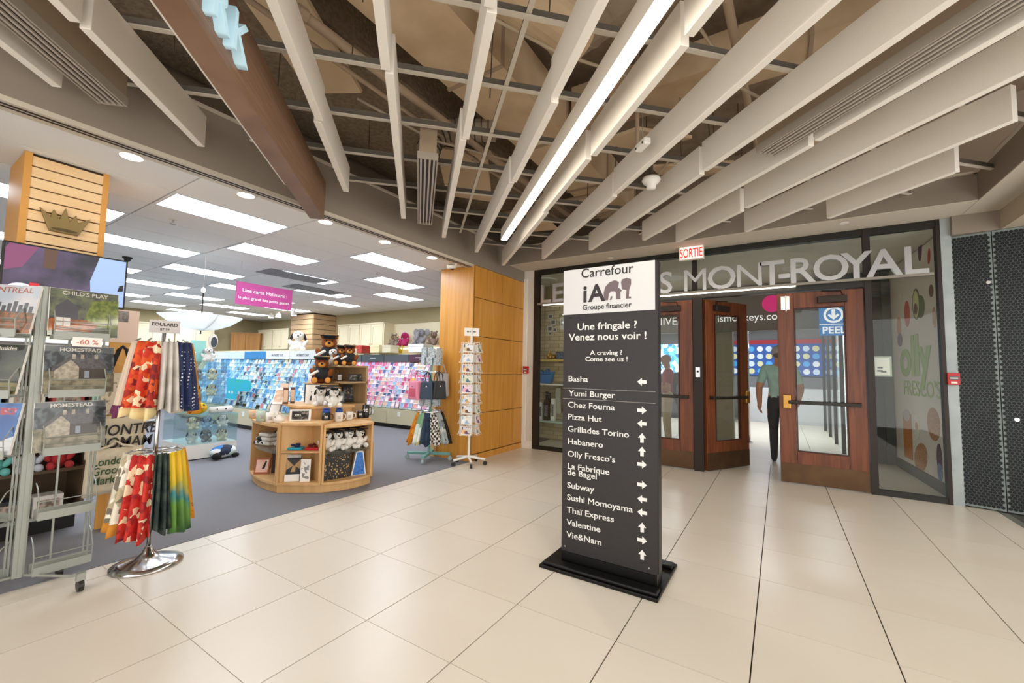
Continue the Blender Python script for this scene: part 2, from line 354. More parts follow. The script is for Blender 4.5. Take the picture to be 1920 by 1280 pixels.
MB().cyl((.27, -.012, 2.42), (.27, .0, 2.42), .018).build('stud', CHROME, hexw); MB().cyl((.41, -.012, .97), (.41, .0, .97), .02).build('stud', CHROME, hexw)
st('wall_grey_post', MB().box(1.575, 1.665, 6.56, 6.8, 0, 3.192), mat('galvanised_post', '#a9b1b1', .55, .25, noise=(5, '#98a2a3', .4, .7)))
# --- glazed front: frames
fr = [(-3.72, -3.63, 0, 3.192), (.895, .96, 0, 3.192), (1.54, 1.575, 0, 3.192), (-1.05, -.925, 0, 2.5), (-2.12, -2.0, 0, 3.192), (-1.06, -1.0, 2.5, 3.192)]
k = 6
for a, b, c, d in fr: st('trim_%d' % k, MB().box(a, b, 6.55, 6.66, c, d), DARK); k += 1
for a, b, c, d in ((-3.63, .895, 3.11, 3.192), (.96, 1.54, 3.11, 3.192), (-2.0, .895, 2.475, 2.56), (-3.63, -2.12, 0, .06), (.96, 1.54, 0, .06)):
    st('trim_%d' % k, MB().box(a, b, 6.56, 6.65, c, d), BLACK); k += 1
for n, (a, b, c, d) in enumerate(((-3.63, -2.12, .06, 3.11), (-2.0, -1.06, 2.56, 3.11), (-1.0, .895, 2.56, 3.11), (.96, 1.54, .06, 3.11))):
    w = st('window_%d' % (n+1), MB().box(a, b, 6.6, 6.606, c, d), GLASS)
# vestibule beyond
VG = mat('vestibule_grey', '#8d8780', .7)
st('ceiling_vestibule', MB().box(-4.2, 3.2, 6.7, 9.4, 3.12, 3.2), mat('vestibule_ceiling', '#ddd6c9', .8))
st('wall_vestibule_side', MB().box(1.66, 1.76, 6.66, 9.4, 0, 3.2), VG)
# --- wooden doors
def door(name, label, xh, w, dirn, angle):
    """hinge at xh, leaf runs to dirn*w; front faces the mall"""
    o = thing(name, label, None, (xh, 6.60, 0), angle, kind='structure'); s = dirn
    def bx(a, b, y0, y1, z0, z1): return (min(s*a, s*b), max(s*a, s*b), y0, y1, z0, z1)
    T = .024
    for nm, a, b, z0, z1 in (('stile', 0, .185, .012, 2.46), ('stile', w-.185, w, .012, 2.46), ('rail', .186, w-.186, 2.255, 2.46), ('rail', .186, w-.186, .012, .41)):
        MB().box(*bx(a, b, -T, T, z0, z1)).build(nm, DOORW, o, bevel=.004)
    gl = MB().box(*bx(.187, w-.187, -.004, .004, .412, 2.253)).build('glass_pane', GLASS, o)
    b = MB()
    for z0, z1 in ((.412, .425), (2.24, 2.253)): b.box(*bx(.187, w-.187, -T-.006, -.006, z0, z1))
    for a in (.187, w-.2): b.box(*bx(a, a+.013, -T-.006, -.006, .425, 2.24))
    b.build('glazing_bead', mat('dark_bead', '#3d1a0d', .5), o)
    MB().box(*bx(.003, w-.003, -T-.004, -T, .012, .255)).build('kick_plate', KICK, o)
    pb = MB().box(*bx(.06, w-.1, -T-.075, -T-.045, 1.015, 1.06)).build('push_bar', DARK, o, bevel=.006)
    MB().box(*bx(.26, w-.34, -T-.079, -T-.074, 1.02, 1.055)).build('bar_grip', BLACK, pb)
    MB().box(*bx(.06, .1, -T-.046, -T, 1.015, 1.06)).build('bracket', DARK, pb)
    MB().box(*bx(w-.13, w-.04, -T-.06, -T, .95, 1.13)).build('bracket', BRASS, pb, bevel=.01, label='brass latch housing of the push bar')
    MB().box(*bx(.16, .46, -T-.06, -T, 2.30, 2.385)).build('closer', mat('closer_bronze', '#332722', .4, .4), o, bevel=.006)
    MB().tube([(s*.2, -T-.03, 2.385), (s*.22, -T-.03, 2.44), (s*.42, -T-.04, 2.455)], .008).build('closer_arm', BLACK, o)
    return o
d1 = door('door_1', 'closed mahogany glazed door half hidden behind the black directory sign', -1.06, .92, -1, 0)
d2 = door('door_2', 'middle mahogany glazed door swung open away from the hall', -.905, .93, 1, math.radians(59))
d3 = door('door_3', 'closed mahogany glazed door beside the vegetable mural window', .885, .895, -1, 0)
hg = MB().box(-.85, -.80, -.032, -.024, 2.24, 2.42).box(-.79, -.755, -.032, -.024, 2.24, 2.42); hg.cyl((-.795, -.036, 2.22), (-.795, -.036, 2.43), .008).build('latch_plate', CHROME, d3)
lk = MB().box(-1.02, -.96, 6.535, 6.55, 1.33, 1.47).build('key_switch', CHROME, None, label='small steel key switch plate on the brown door mullion', cat='key switch')
MB().cyl((-.99, 6.535, 1.41), (-.99, 6.53, 1.41), .016).build('cylinder', BLACK, lk)
# ================================================================ MALL CEILING
# diagonal frame: d along the baffles (towards the shop), n across them
def dn(c, s, z=0): return Vector(((c-s)/R2, (c+s)/R2, z))
BA = math.radians(135)       # local +x = along d, local +y = -n
BAF = mat('baffle_felt', '#ece6dc', .9, noise=(300, '#e2dbd0', .3, .7)); BZ, BH, BT = 3.1, .25, .052
bafs = [(-2.262, [(.4, 3.09)]), (-1.745, [(-.6, 2.455), (2.49, 3.68)]), (-1.267, [(-.8, 4.28)]), (-.742, [(-.8, 1.86), (1.87, 3.065), (3.085, 4.29)]), (-.232, [(-1, 2.43), (2.452, 4.905)]),
        (.28, [(-1, 1.87), (1.895, 3.045), (3.06, 5.5)]), (.79, [(-1, 2.42), (2.47, 3.658), (3.672, 6.07)]), (1.302, [(-1, 1.797), (1.855, 3.035), (3.095, 4.296), (4.308, 6.72)]),
        (1.82, [(-1, 3.65), (3.71, 6.14)]), (2.33, [(-1, 3.03), (3.09, 5.505)]), (2.808, [(-.6, 2.42), (2.485, 4.88)]), (3.275, [(.2, 3.63), (3.705, 4.845)]), (3.83, [(1.9, 4.25)]), (4.338, [(2.51, 3.64)])]
names_ = ['leftmost short', 'second', 'third', 'fourth', 'fifth', 'sixth', 'seventh', 'eighth', 'ninth', 'tenth', 'eleventh', 'twelfth', 'thirteenth', 'rightmost short']
for i, (c, segs) in enumerate(bafs):
    for j, (a, b) in enumerate(segs):
        if len(segs) == 1: lab = 'white felt ceiling baffle, %s line counted from the left' % names_[i]
        else: lab = 'white felt ceiling baffle, %s line from the left, %s' % (names_[i], 'end piece by the fascia' if j == len(segs)-1 else ('piece nearest the camera' if j == 0 else ('middle piece' if len(segs) == 3 or j == 1 else 'piece before the end piece')))
        cc = c + (.010 if (j % 2) else -.008)
        MB().box(0, b-a, -BT/2, BT/2, 0, BH).build('ceiling_baffle', BAF, None, loc=dn(cc, a, BZ), rz=BA, bevel=.003, label=lab, cat='ceiling baffle', group='white ceiling baffles')
# tee grid carrying them
TEE = mat('tee_grey', '#5d574e', .6); TEEL = mat('tee_cap', '#c8c0b2', .6)
grid = thing('ceiling_grid', None, None, (0, 0, 0), kind='structure')
for q in range(-2, 8):
    s = 2.155+.612*q; lo = max(-2.9, -5.4+s+.05) if s > 2.6 else -3.4+.0; 
    # clip to the room: x>-3.9, y<6.0, x<1.7
    c0 = max(-5.5+s, -6); c1 = min(8.5-s, 2.45+s)
    c0 = max(c0, -4.0)
    if c1-c0 < .3: continue
    p = dn((c0+c1)/2, s, BZ+BH); L_ = c1-c0
    t = MB().box(-L_/2, L_/2, -.007, .007, .008, .055).build('tee_bar', TEE, grid, loc=p, rz=math.radians(45)); MB().box(-L_/2, L_/2, -.017, .017, .0, .008).build('tee_flange', TEEL, t)
for c in (2.085, .535, -2.0, 3.05):
    a, b = max(0, -c+.2), min(5.5+c, 8.45-c) 
    p = dn(c, a, BZ+BH+.012); t = MB().box(0, b-a, -.007, .007, .008, .05).build('tee_bar', TEE, grid, loc=p, rz=BA); MB().box(0, b-a, -.015, .015, 0, .008).build('tee_flange', TEEL, t)
# linear light
LED = mat('led_strip', '#fff4e4', .5, emit=22)
lt = thing('linear_light', 'long glowing white linear light between the ceiling baffles', 'linear light', dn(1.055, .2, BZ-.01), BA)
Ln = 5.17
MB().box(0, Ln, -.045, .045, .012, .15).build('housing', mat('light_housing', '#d9d4cb', .5), lt); MB().box(.01, Ln-.01, -.032, .032, 0, .012).build('diffuser', LED, lt)
for x in (.6, 2.4, 4.2): MB().cyl((x, 0, .15), (x, 0, .25), .003, n=5).build('hanger_cable', STEEL, lt)
# slot diffusers
def slot(label, c, a, b, side=.13, h=.34, boot=True):
    o = thing('slot_diffuser', label, 'air diffuser', dn(c, a, BZ-.0), BA, group='linear slot diffusers'); L_ = b-a; w = .085
    MB().box(0, L_, -w, -w+.012, 0, .06).box(0, L_, w-.012, w, 0, .06).box(0, .01, -w+.012, w-.012, 0, .06).box(L_-.01, L_, -w+.012, w-.012, 0, .06).build('frame', mat('diffuser_grey', '#a49a8d', .5, .2), o)
    for k in range(4): y = -.054+.036*k; MB().box(.01, L_-.01, y-.008, y+.008, .001, .012).build('slat', mat('diffuser_slat', '#b3a99c', .5, .2), o)
    MB().box(.01, L_-.01, -w+.013, w-.013, .03, .05).build('dark_slot', BLACK, o)
    if boot: MB().box(0, L_, -.07, .07, .06, h).build('plenum_box', mat('plenum_box', '#9f8c76', .8), o)
    return o
slot('slot air diffuser at the far left beside the first baffle', -2.05, -.2, 3.22)
slot('slot air diffuser at right between two white baffles', 2.595, -.4, 2.68)
slot('short slot air diffuser left of the centre baffle under a flexible duct', .02, 3.42, 5.04)
# walnut sign beam with halo-lit letters
bm = thing('sign_beam', 'walnut clad sign beam with glowing white letters crossing the ceiling', 'sign beam', dn(-1.035, -.9, 2.85), BA)
MB().box(0, 5.33, -.065, .065, 0, .385).build('beam', BEAMW, bm)
LET = mat('halo_letter', '#bfe3f2', .4, emit=.22)
word = [('H', -.1), ('A', .1), ('L', .345), ('L', .5), ('M', .675), ('A', .945), ('R', 1.19), ('K', 1.41)]
for ch, s in [('M', 1.42), ('A', 1.72), ('R', 1.965), ('K', 2.165)]:
    txt('letter', ch, .285, LET, bm, (s+.9, -.085, .078), (PI/2, 0, 0), ext=.028, bold=.012)
    MB().cyl((s+.95, -.065, .14), (s+.95, -.06, .14), .005, n=6).build('letter_pin', STEEL, bm)
# plenum services
DUCT = mat('duct_tan', '#d8c09e', .7, noise=(3, '#b99c7a', .3, .8)); PIPE = mat('painted_pipe', '#a8927a', .6); HOSE = mat('spiral_duct', '#a3937f', .6, .2); DKP = mat('dark_steel', '#4b4035', .7)
d = thing('air_duct', 'wide tan sheet-metal duct running above the baffles in the centre', 'air duct', (-2.07, -1, 3.78)); 
for y in range(6): MB().box(-.27, .27, y*1.2, y*1.2+1.19, 0, .45).build('duct_section', DUCT, d); MB().box(-.285, .285, y*1.2+1.185, y*1.2+1.215, -.015, .465).build('joint_flange', PIPE, d)
d = thing('air_duct', 'narrow tan duct crossing above the linear light', 'air duct', (-1.75, 4.0, 4.0))
MB().box(0, 3.2, -.2, .2, 0, .3).build('duct_section', DUCT, d); MB().box(2.0, 2.03, -.215, .215, -.015, .315).build('joint_flange', PIPE, d)
def round_duct(label, a, b, r, rings=True, m=HOSE):
    a = Vector(a); b = Vector(b); o = thing('round_duct', label, 'air duct', a); v = b-a; MB().cyl((0, 0, 0), v, r, n=22).build('duct_shell', m, o, smooth=False)
    if rings:
        n = int(v.length/.3); mb = MB(); q = v.normalized()
        for i in range(1, n): mb.cyl(q*(v.length*i/n)-q*.008, q*(v.length*i/n)+q*.008, r+.01, n=22)
        mb.build('seam_ring', m, o)
round_duct('round spiral duct above the right-hand baffles', (-1.6, 3.2, 4.3), (1.7, 2.2, 4.3), .2)
round_duct('large round duct over the linear light', (-1.45, 1.9, 3.8), (-1.2, 2.7, 3.82), .17, False, DUCT)
round_duct('ribbed round duct at upper right between baffles', (.3, 2.6, 3.72), (1.5, 3.7, 3.72), .15)
o = thing('flexible_duct', 'grey flexible hose duct above the short slot diffuser', 'flexible duct', dn(.02, 4.0, 3.445)); pts = [(0, 0, .02), (.02, .04, .16), (.12, .16, .27), (.3, .3, .3), (.5, .42, .3)]
MB().tube(pts, .11, n=14).build('hose', HOSE, o)
mb = MB()
for i in range(1, 14):
    t = i/14*4; k = min(int(t), 3); p = Vector(pts[k]).lerp(Vector(pts[k+1]), t-k); q = (Vector(pts[k+1])-Vector(pts[k])).normalized(); mb.cyl(p-q*.006, p+q*.006, .118, n=14)
mb.build('hose_rib', DKP, o)
for lab, a, b, r in (('thick painted sprinkler pipe along the left of the plenum', (-2.52, -.5, 3.62), (-2.52, 5.8, 3.62), .035), ('thin painted pipe beside the sprinkler pipe', (-2.68, -.5, 3.6), (-2.68, 5.8, 3.6), .02),
                     ('diagonal painted pipe crossing above the wood beam', (-3.6, .6, 3.72), (-1.4, .9, 3.72), .04), ('cross pipe above the far baffles', (-3.4, 4.9, 3.65), (1.2, 5.2, 3.65), .025), ('vertical drop pipe above the smoke detector', (-1.02, 3.6, 3.38), (-1.02, 3.6, 4.5), .018),
                     ('pipe running to the doors above the right baffles', (-.3, 1.0, 3.75), (-.1, 6.4, 3.75), .03)):
    o = thing('pipe', lab, 'pipe', a); v = Vector(b)-Vector(a); MB().cyl((0, 0, 0), v, r, n=10).build('pipe_run', PIPE, o, smooth=True)
    q = v.normalized()
    for t in (.3, .62): MB().cyl(v*t-q*.03, v*t+q*.03, r*1.35, n=10).build('coupling', PIPE, o)
for i, (x, y, w, h, rz, z) in enumerate(((-2.9, 1.6, .5, .9, .3, 3.78), (-1.2, 4.2, .7, .9, -.35, 3.75), (-3.2, 3.9, .6, .8, .5, 3.75), (-.75, 4.8, .8, .5, .1, 3.62), (-3.1, 5.3, .7, .5, -.2, 3.6), (.5, 1.6, .8, 1.0, .5, 4.0), (.3, 5.3, 1.0, .6, -.3, 3.9))):
    o = MB().ob((0, 0, 0), (w, h, .03)).build('gypsum_patch', mat('gypsum_tan', '#d6bd9b', .85), None, loc=(x, y, z), rot=(.25 if i % 2 else -.3, .15, rz), label=['tan board leaning left of the sprinkler pipes', 'tan board tilted beside the wide duct end', 'tan board over the shop header', 'tan board above the smoke detector', 'tan board in the far plenum corner', 'tan board at the upper right of the plenum', 'tan board above the right-hand far baffles'][i], cat='board')
CONC = mat('sprayed_concrete', '#97856f', .95, noise=(25, '#84735f', .4, .6), bump=(30, 1))
st('ceiling_beam', MB().box(-4.4, -2.8, -1.2, 7, 3.95, 4.55), CONC); st('ceiling_beam_side', MB().box(-1.55, 1.5, -2, 1.7, 4.2, 4.55), CONC)
for i in range(26):
    x, y = rnd.uniform(-3.5, .9), rnd.uniform(.9, 5.6)
    MB().cyl((0, 0, 0), (rnd.uniform(-.05, .05), rnd.uniform(-.05, .05), rnd.uniform(.5, 1.0)), .0045, n=5).build('hanger_wire', DKP, None, loc=(x, y, 3.41), label='thin dark hanger wire in the open plenum', cat='wire', group='hanger wires in the open plenum')
for i, (pts, lab) in enumerate((([(-1.6, 1.2, 3.9), (-1.55, 1.9, 3.6), (-1.2, 2.4, 3.5), (-.9, 3.2, 3.7)], 'pale cable sagging right of the wide duct'), ([(-2.9, 2.1, 3.6), (-2.7, 2.8, 3.52), (-2.3, 3.6, 3.56)], 'pale cable sagging over the left pipes'), ([(-.9, 4.4, 3.6), (-1.3, 4.9, 3.48), (-2.0, 5.5, 3.55), (-2.6, 5.7, 3.6)], 'bundle of pale cables near the far corner'), ([(-.6, 4.7, 3.55), (-1.2, 5.1, 3.46), (-2.1, 5.3, 3.5)], 'pale cable above the far baffles'), ([(-.5, 2.9, 3.9), (-.2, 3.4, 3.5), (.2, 4.2, 3.55)], 'cable drooping above the right-hand baffles'))):
    MB().tube([Vector(p)-Vector(pts[0]) for p in pts], .012, n=5).build('cable', mat('pale_cable', '#b5a48c', .7), None, loc=pts[0], label=lab, cat='cable', smooth=True)
# detector, sensor, exit sign, alarms
p = at(1221, 350, BZ+.02)
o = thing('smoke_detector', 'round white smoke detector hanging between the baffles', 'smoke detector', p)
MB().lathe([(.02, .09), (.075, .085), (.085, .06), (.07, .035), (.045, .02), (.04, -.02), (.0, -.022)], n=22).build('body', WHITE, o, smooth=True); MB().cyl((0, 0, .09), (0, 0, .5), .018).build('stem', DKP, o)
p = at(1205, 272, BZ+.06)
o = thing('occupancy_sensor', 'small white box sensor hanging from a cable above the detector', 'sensor', p, BA)
MB().box(-.075, .075, -.03, .03, -.025, .03).build('case', WHITE, o, bevel=.012)
for x in (-.05, .05): MB().cyl((x, .03, -.008), (x, .033, -.008), .009).build('lens', BLACK, o)
MB().cyl((0, 0, .03), (0, 0, .6), .004, n=5).build('cable', STEEL, o)
ex = thing('exit_sign', 'white exit sign with red lettering above the doors', 'exit sign', (-1.03, 6.36, 3.0))
MB().box(-.165, .165, -.03, .03, 0, .2).build('box', mat('exit_case', '#e6ddd3', .5), ex, bevel=.004); MB().box(-.15, .15, -.033, -.03, .015, .185).build('face', mat('exit_face', '#f2e4da', .4, emit=.6), ex)
txt('lettering', 'SORTIE', .185, mat('exit_red', '#e8261c', .4, emit=1.0), ex, (0, -.034, .035), ext=.001, align='CENTER', sx=.5, bold=.012)
MB().cyl((0, 0, .2), (0, 0, .215), .05).build('mount', WHITE, ex)
def alarm(loc, rz, label):
    o = thing('fire_alarm', label, 'fire alarm', loc, rz); MB().box(-.05, .05, -.04, 0, -.065, .065).build('case', RED, o, bevel=.004)
    MB().box(-.038, .038, -.043, -.04, -.01, .03).build('pull_window', mat('alarm_window', '#5c5f66', .4), o); h = MB().box(-.03, .03, -.047, -.043, .002, .014).build('pull_handle', WHITE, o); MB().box(-.025, .025, -.043, -.04, -.05, -.03).build('label_plate', WHITE, o)
alarm((1.62, 6.56, 1.376), 0, 'red fire alarm pull box on the grey metal post'); alarm((-3.845, 6.535, 1.385), 0, 'small red fire alarm pull box beside the orange column')
for i, p in enumerate(((at(1145, 484, 3.19)), (at(1583, 418, 3.19)))):
    MB().cyl((0, 0, -.004), (0, 0, .004), .045, n=18).build('sprinkler_cover', WHITE, None, loc=(p.x, p.y, 3.19), label=['flat white sprinkler cover in the soffit near the directory sign', 'flat white sprinkler cover in the soffit above the right window'][i], cat='sprinkler')
# ---------------------------------------------------------------- LES COURS MONT-ROYAL letters
ls = thing('letter_sign', 'silver channel letters on a rail across the glazed front', 'sign', (0, 6.5, 2.54))
MB().box(-3.6, 1.49, -.03, .03, 0, .03).build('rail', mat('sign_rail', '#8f8a80', .4, .5), ls)
MB().box(-3.5, .2, -.02, .02, -.012, -.001).build('light_strip', mat('strip_glow', '#fff1d8', .5, emit=3), ls)
pos = [('L', -3.565), ('E', -3.33), ('S', -3.06), ('C', -2.72), ('O', -2.45), ('U', -2.13), ('R', -1.83), ('S', -1.52), ('M', -1.185), ('O', -.85), ('N', -.50), ('T', -.195), ('-', .005), ('R', .12), ('O', .375), ('Y', .675), ('A', .915), ('L', 1.225)]
for ch, x in pos: txt('letter', ch, .455, SILV, ls, (x, -.005, .035), ext=.025, bold=-.002 if ch in 'MN' else .014, sx=1.02)
# ---------------------------------------------------------------- directory totem
TX, TY = -1.02, 2.86
sg = thing('directory_sign', 'tall black food directory totem with white lettering on a flat base', 'sign', (TX, TY, 0))
SB = mat('sign_black', '#2b2728', .5, noise=(90, '#262223', .3, .7)); BAS = mat('base_black_steel', '#161515', .38, .5)
MB().box(-.44, .375, -.16, .41, 0, .022).build('base_plate', BAS, sg, bevel=.004)
for y in (-.1, .33): MB().box(-.42, .365, y-.045, y+.045, .022, .045).build('base_bar', BAS, sg, bevel=.008)
MB().box(-.325, .34, -.035, .10, .022, .10).build('foot', BAS, sg)
MB().box(-.33, .345, -.03, .05, .10, 2.135).build('panel', SB, sg, bevel=.002)
MB().box(-.331, .335, -.033, -.03, 1.80, 2.133).build('header_panel', mat('sign_white', '#d8d9db', .4), sg); MB().box(.345, .352, -.028, .048, .11, 2.13).build('side_edge', BLACK, sg)
SW = mat('sign_letter', '#ecebe8', .5); SK = mat('sign_ink', '#2f2a2c', .5); SKT = mat('logo_taupe', '#6f6266', .5)
yf = -.0345
def L(s, x, z, size, m=SW, al='LEFT', b=.012, sx=1): txt('lettering', s, size, m, sg, (x, yf, z), ext=.0008, align=al, bold=b, sx=sx)
L('Carrefour', 0, 2.065, .094, SK, 'CENTER', .006); L('Groupe financier', 0, 1.828, .052, SK, 'CENTER', .012); L('i', -.178, 1.887, .172, SK, 'LEFT', .026); L('A', -.128, 1.887, .172, SK, 'LEFT', .026)
el = [(0, 0), (.03, 0), (.035, .045), (.05, .062), (.075, .06), (.085, .05), (.085, 0), (.115, 0), (.115, .05), (.125, .062), (.1, .085), (.105, .125), (.075, .14), (.04, .128), (.012, .1), (0, .06)]
MB().prism([(-.018+x*1.05, 1.887+z*.98) for x, z in el], yf, yf+.001, 'y').build('logo_shape', SKT, sg)
el = [(.125, .07), (.155, .062), (.15, .0), (.185, 0), (.185, .012), (.17, .014), (.172, .06), (.185, .1), (.185, .135), (.16, .148), (.125, .14), (.118, .12), (.122, .095)]
MB().prism([(-.018+x*1.05, 1.887+z*.98) for x, z in el], yf, yf+.001, 'y').build('logo_shape', SKT, sg)
MB().prism([(.025, 1.887), (.04, 1.887), (.046, 1.912), (.034, 1.912)], yf-.0004, yf+.001, 'y').build('logo_shape', SKT, sg)
L('Une fringale ?', 0, 1.683, .071, SW, 'CENTER', .014, 1.12); L('Venez nous voir !', 0, 1.608, .071, SW, 'CENTER', .014, 1.12); L('A craving ?', 0, 1.503, .045, SW, 'CENTER', .014, 1.18); L('Come see us !', 0, 1.458, .045, SW, 'CENTER', .014, 1.18)
rows = [('Basha', 1.310, 'l'), ('Yumi Burger', 1.205, ''), ('Chez Fourna', 1.122, 'r'), ('Pizza Hut', 1.035, 'l'), ('Grillades Torino', .948, 'u'), ('Habanero', .860, 'u'), ('Olly Fresco\u2019s', .771, 'r'), ('La Fabrique', .683, ''), ('de Bagel', .640, 'r'), ('Subway', .548, 'l'), ('Sushi Momoyama', .463, 'l'), ('Tha\u00ef Express', .375, 'u'), ('Valentine', .288, 'r'), ('Vie&Nam', .203, 'u')]
ar = [(-.5, 0), (0, .42), (0, .18), (.5, .18), (.5, -.18), (0, -.18), (0, -.42)]
for s, z, a in rows:
    L(s, -.287 if s != 'Yumi Burger' else -.28, z, .0575, SW, 'LEFT', .012, 1.17)
    if a:
        sc = .062; q = {'l': 0, 'r': PI, 'u': -PI/2}[a]; cz = z+.012 if a != 'u' else z+.006
        MB().prism([(.248+sc*(x*math.cos(q)-y*math.sin(q)), cz+sc*(x*math.sin(q)+y*math.cos(q))*1.0) for x, y in ar], yf, yf+.001, 'y').build('arrow', SW, sg)
MB().box(-.331, .335, yf, yf+.002, 1.186-.003, 1.186).box(-.331, .335, yf, yf+.002, 1.258, 1.261).build('strip_outline', mat('strip_line', '#9c9794', .5), sg)
for x, z in ((-.30, .135), (.29, .135)): MB().cyl((x, -.031, z), (x, -.033, z), .006, n=8).build('screw', STEEL, sg)
# ---------------------------------------------------------------- mural beyond the right window
mu = thing('wall_mural', None, None, (1.53, 9.0, 0), math.radians(-87), kind='structure')   # local +x runs from the far end towards the doors
MUW = mat('mural_white', '#d8d0c4', .7); MB().box(0, 2.2, 0, .04, .14, 3.1).build('print_panel', MUW, mu); MB().box(0, 2.2, -.02, .04, 0, .14).build('plinth', mat('grey_plinth', '#5d5c58', .6), mu)
GRN = mat('print_green', '#8fae3c', .6)
MUR = thing('mural_print', 'large printed vegetable mural with green lettering behind the right window', 'mural', (1.529, 9.0, 0), math.radians(-87))
PRT = {k: mat('print_'+k, c, .7, noise=(40, c2, .35, .7)) for k, c, c2 in (('red', '#b3281b', '#d0472c'), ('avo', '#4f6b34', '#3b5228'), ('avoin', '#d6d59a', '#c8c886'), ('pit', '#6b4322', '#54331a'), ('juice', '#b26a20', '#c98334'), ('wrap', '#c08a52', '#8f5a2b'), ('purple', '#4b2440', '#6a3a58'), ('orange', '#cf7d2c', '#b5611d'), ('lid', '#c9c9c6', '#a3a3a0'), ('egg', '#e7e2d4', '#cfc7b2'), ('blue', '#5b7196', '#90a3bd'))}
def shp(nm, poly, m, d=0.0): MB().prism(poly, -.003-d, 0, 'y').build(nm, m, MUR)
def elp(cx, cz, a, b, n=18, rot=0): return [(cx+a*math.cos(2*PI*i/n)*math.cos(rot)-b*math.sin(2*PI*i/n)*math.sin(rot), cz+a*math.cos(2*PI*i/n)*math.sin(rot)+b*math.sin(2*PI*i/n)*math.cos(rot)) for i in range(n)]

def mp(x, y):
    d_ = Vector((math.cos(math.radians(-87)), math.sin(math.radians(-87)), 0)); n_ = Vector((d_.y, -d_.x, 0)); o_ = Vector((1.529, 9.0, 0)); r_ = ray(x, y); c_ = Vector((0, 0, CAMH))
    t = (o_-c_).dot(n_)/r_.dot(n_); p_ = c_+r_*t; return (p_-o_).dot(d_), p_.z
def mel(nm, x, y, wpx, hpx, m, rot=0, d=0.0):
    a = mp(x-wpx/2, y); b = mp(x+wpx/2, y); c = mp(x, y-hpx/2); e = mp(x, y+hpx/2); shp(nm, elp((a[0]+b[0])/2, (c[1]+e[1])/2, (b[0]-a[0])/2, (c[1]-e[1])/2, rot=rot), m, d)
mel('printed_pepper', 1701, 588, 10, 50, PRT['red']); mel('printed_avocado', 1726, 575, 16, 44, PRT['avo']); mel('printed_avocado', 1718, 570, 14, 60, PRT['avo'], d=.001); mel('printed_avocado', 1718, 570, 11, 52, PRT['avoin'], d=.002); mel('printed_avocado', 1717.5, 579, 7, 22, PRT['pit'], d=.003)
mel('printed_squash', 1686, 612, 8, 36, PRT['orange']); mel('printed_eggplant', 1687.5, 637, 9, 26, PRT['purple'], d=.001); mel('printed_carrot', 1752, 595, 7, 40, PRT['wrap']); mel('printed_root', 1746, 545, 8, 24, PRT['pit']); mel('printed_garlic', 1689, 558, 6, 20, PRT['egg'])
mel('printed_carrot', 1725, 470, 7, 40, PRT['purple'], rot=-.2); mel('printed_carrot', 1742, 480, 5, 30, PRT['red'], rot=-.2)
a, b = mp(1696, 830), mp(1708, 770)
shp('printed_juice', [(a[0]-.02, a[1]-.2), (b[0], a[1]-.2), (b[0], b[1]-.05), (a[0]-.02, b[1]-.05)], PRT['juice']); mel('printed_lid', 1700, 778, 13, 22, PRT['lid'], d=.001)
mel('printed_egg', 1719, 800, 10, 46, PRT['egg']); mel('printed_egg', 1719, 798, 5, 14, PRT['juice'], d=.001); mel('printed_wrap', 1751, 795, 24, 62, PRT['wrap']); mel('printed_wrap', 1727, 858, 26, 50, PRT['wrap'], rot=.5); mel('printed_bowl', 1762, 862, 10, 60, PRT['purple']); mel('printed_bowl', 1763, 885, 9, 34, PRT['blue'], d=.001)
u0, z0 = mp(1690, 706); u1, z1 = mp(1752, 706)
txt('lettering', 'olly', .78, GRN, MUR, (u0-.02, -.004, 1.42), ext=.0015, bold=.03, sx=(u1-u0)/1.12, space=.95)
txt('lettering', "FRESCO'S", .30, GRN, MUR, (mp(1695, 735)[0], -.004, 1.13), ext=.0015, bold=.004, sx=1.12)
# ================================================================ BEYOND THE DOORS
BAND = mat('band_grey', '#8a8580', .5)
sb = st('wall_sign_band', MB().box(-5, 1.66, 9.3, 9.4, 2.22, 3.2), BAND)
b0 = atY(1322, 612, 9.29); b1 = atY(1368, 612, 9.29); b2 = atY(1227, 612, 9.29)
WTX = mat('band_letter', '#f2f0ec', .5, emit=.5)
bs = thing('band_sign', 'grey overhead band with white web address lettering beyond the doors', 'sign', (0, 9.295, 0)); MB().box(-4.9, 1.6, -.004, 0, 2.24, 2.9).build('face', BAND, bs)
txt('lettering', 'NIVEAU', .22, WTX, bs, (b2.x, -.006, 2.40)); txt('lettering', 's', .26, WTX, bs, (b0.x-.06, -.006, 2.42)); txt('lettering', 'ismonkeys.com', .2, WTX, bs, (atY(1345, 612, 9.29).x, -.006, 2.42), sx=.95)
p = atY(1447, 568, 9.2)
o = MB().cyl((0, 0, 0), (0, .03, 0), .16, n=28).build('pink_round_sign', mat('sign_pink', '#d8347c', .5, emit=.3), None, loc=(p.x, 9.25, p.z), label='round pink sign above the web address lettering', cat='sign')
o = st('wall_food_far', MB().box(-6, 3, 15.2, 15.3, 0, 3.2), mat('far_grey_wall', '#8d8f92', .7)); st('ceiling_food', MB().box(-6, 3.2, 9.4, 15.3, 2.75, 2.85), mat('far_ceiling', '#dcdedd', .8))
st('wall_food_side', MB().box(1.72, 1.82, 9.4, 15.3, 0, 2.8), mat('far_side', '#c9c9c6', .6)); st('wall_food_left', MB().box(-6.1, -6, 6.7, 15.3, 0, 3.2), VG)
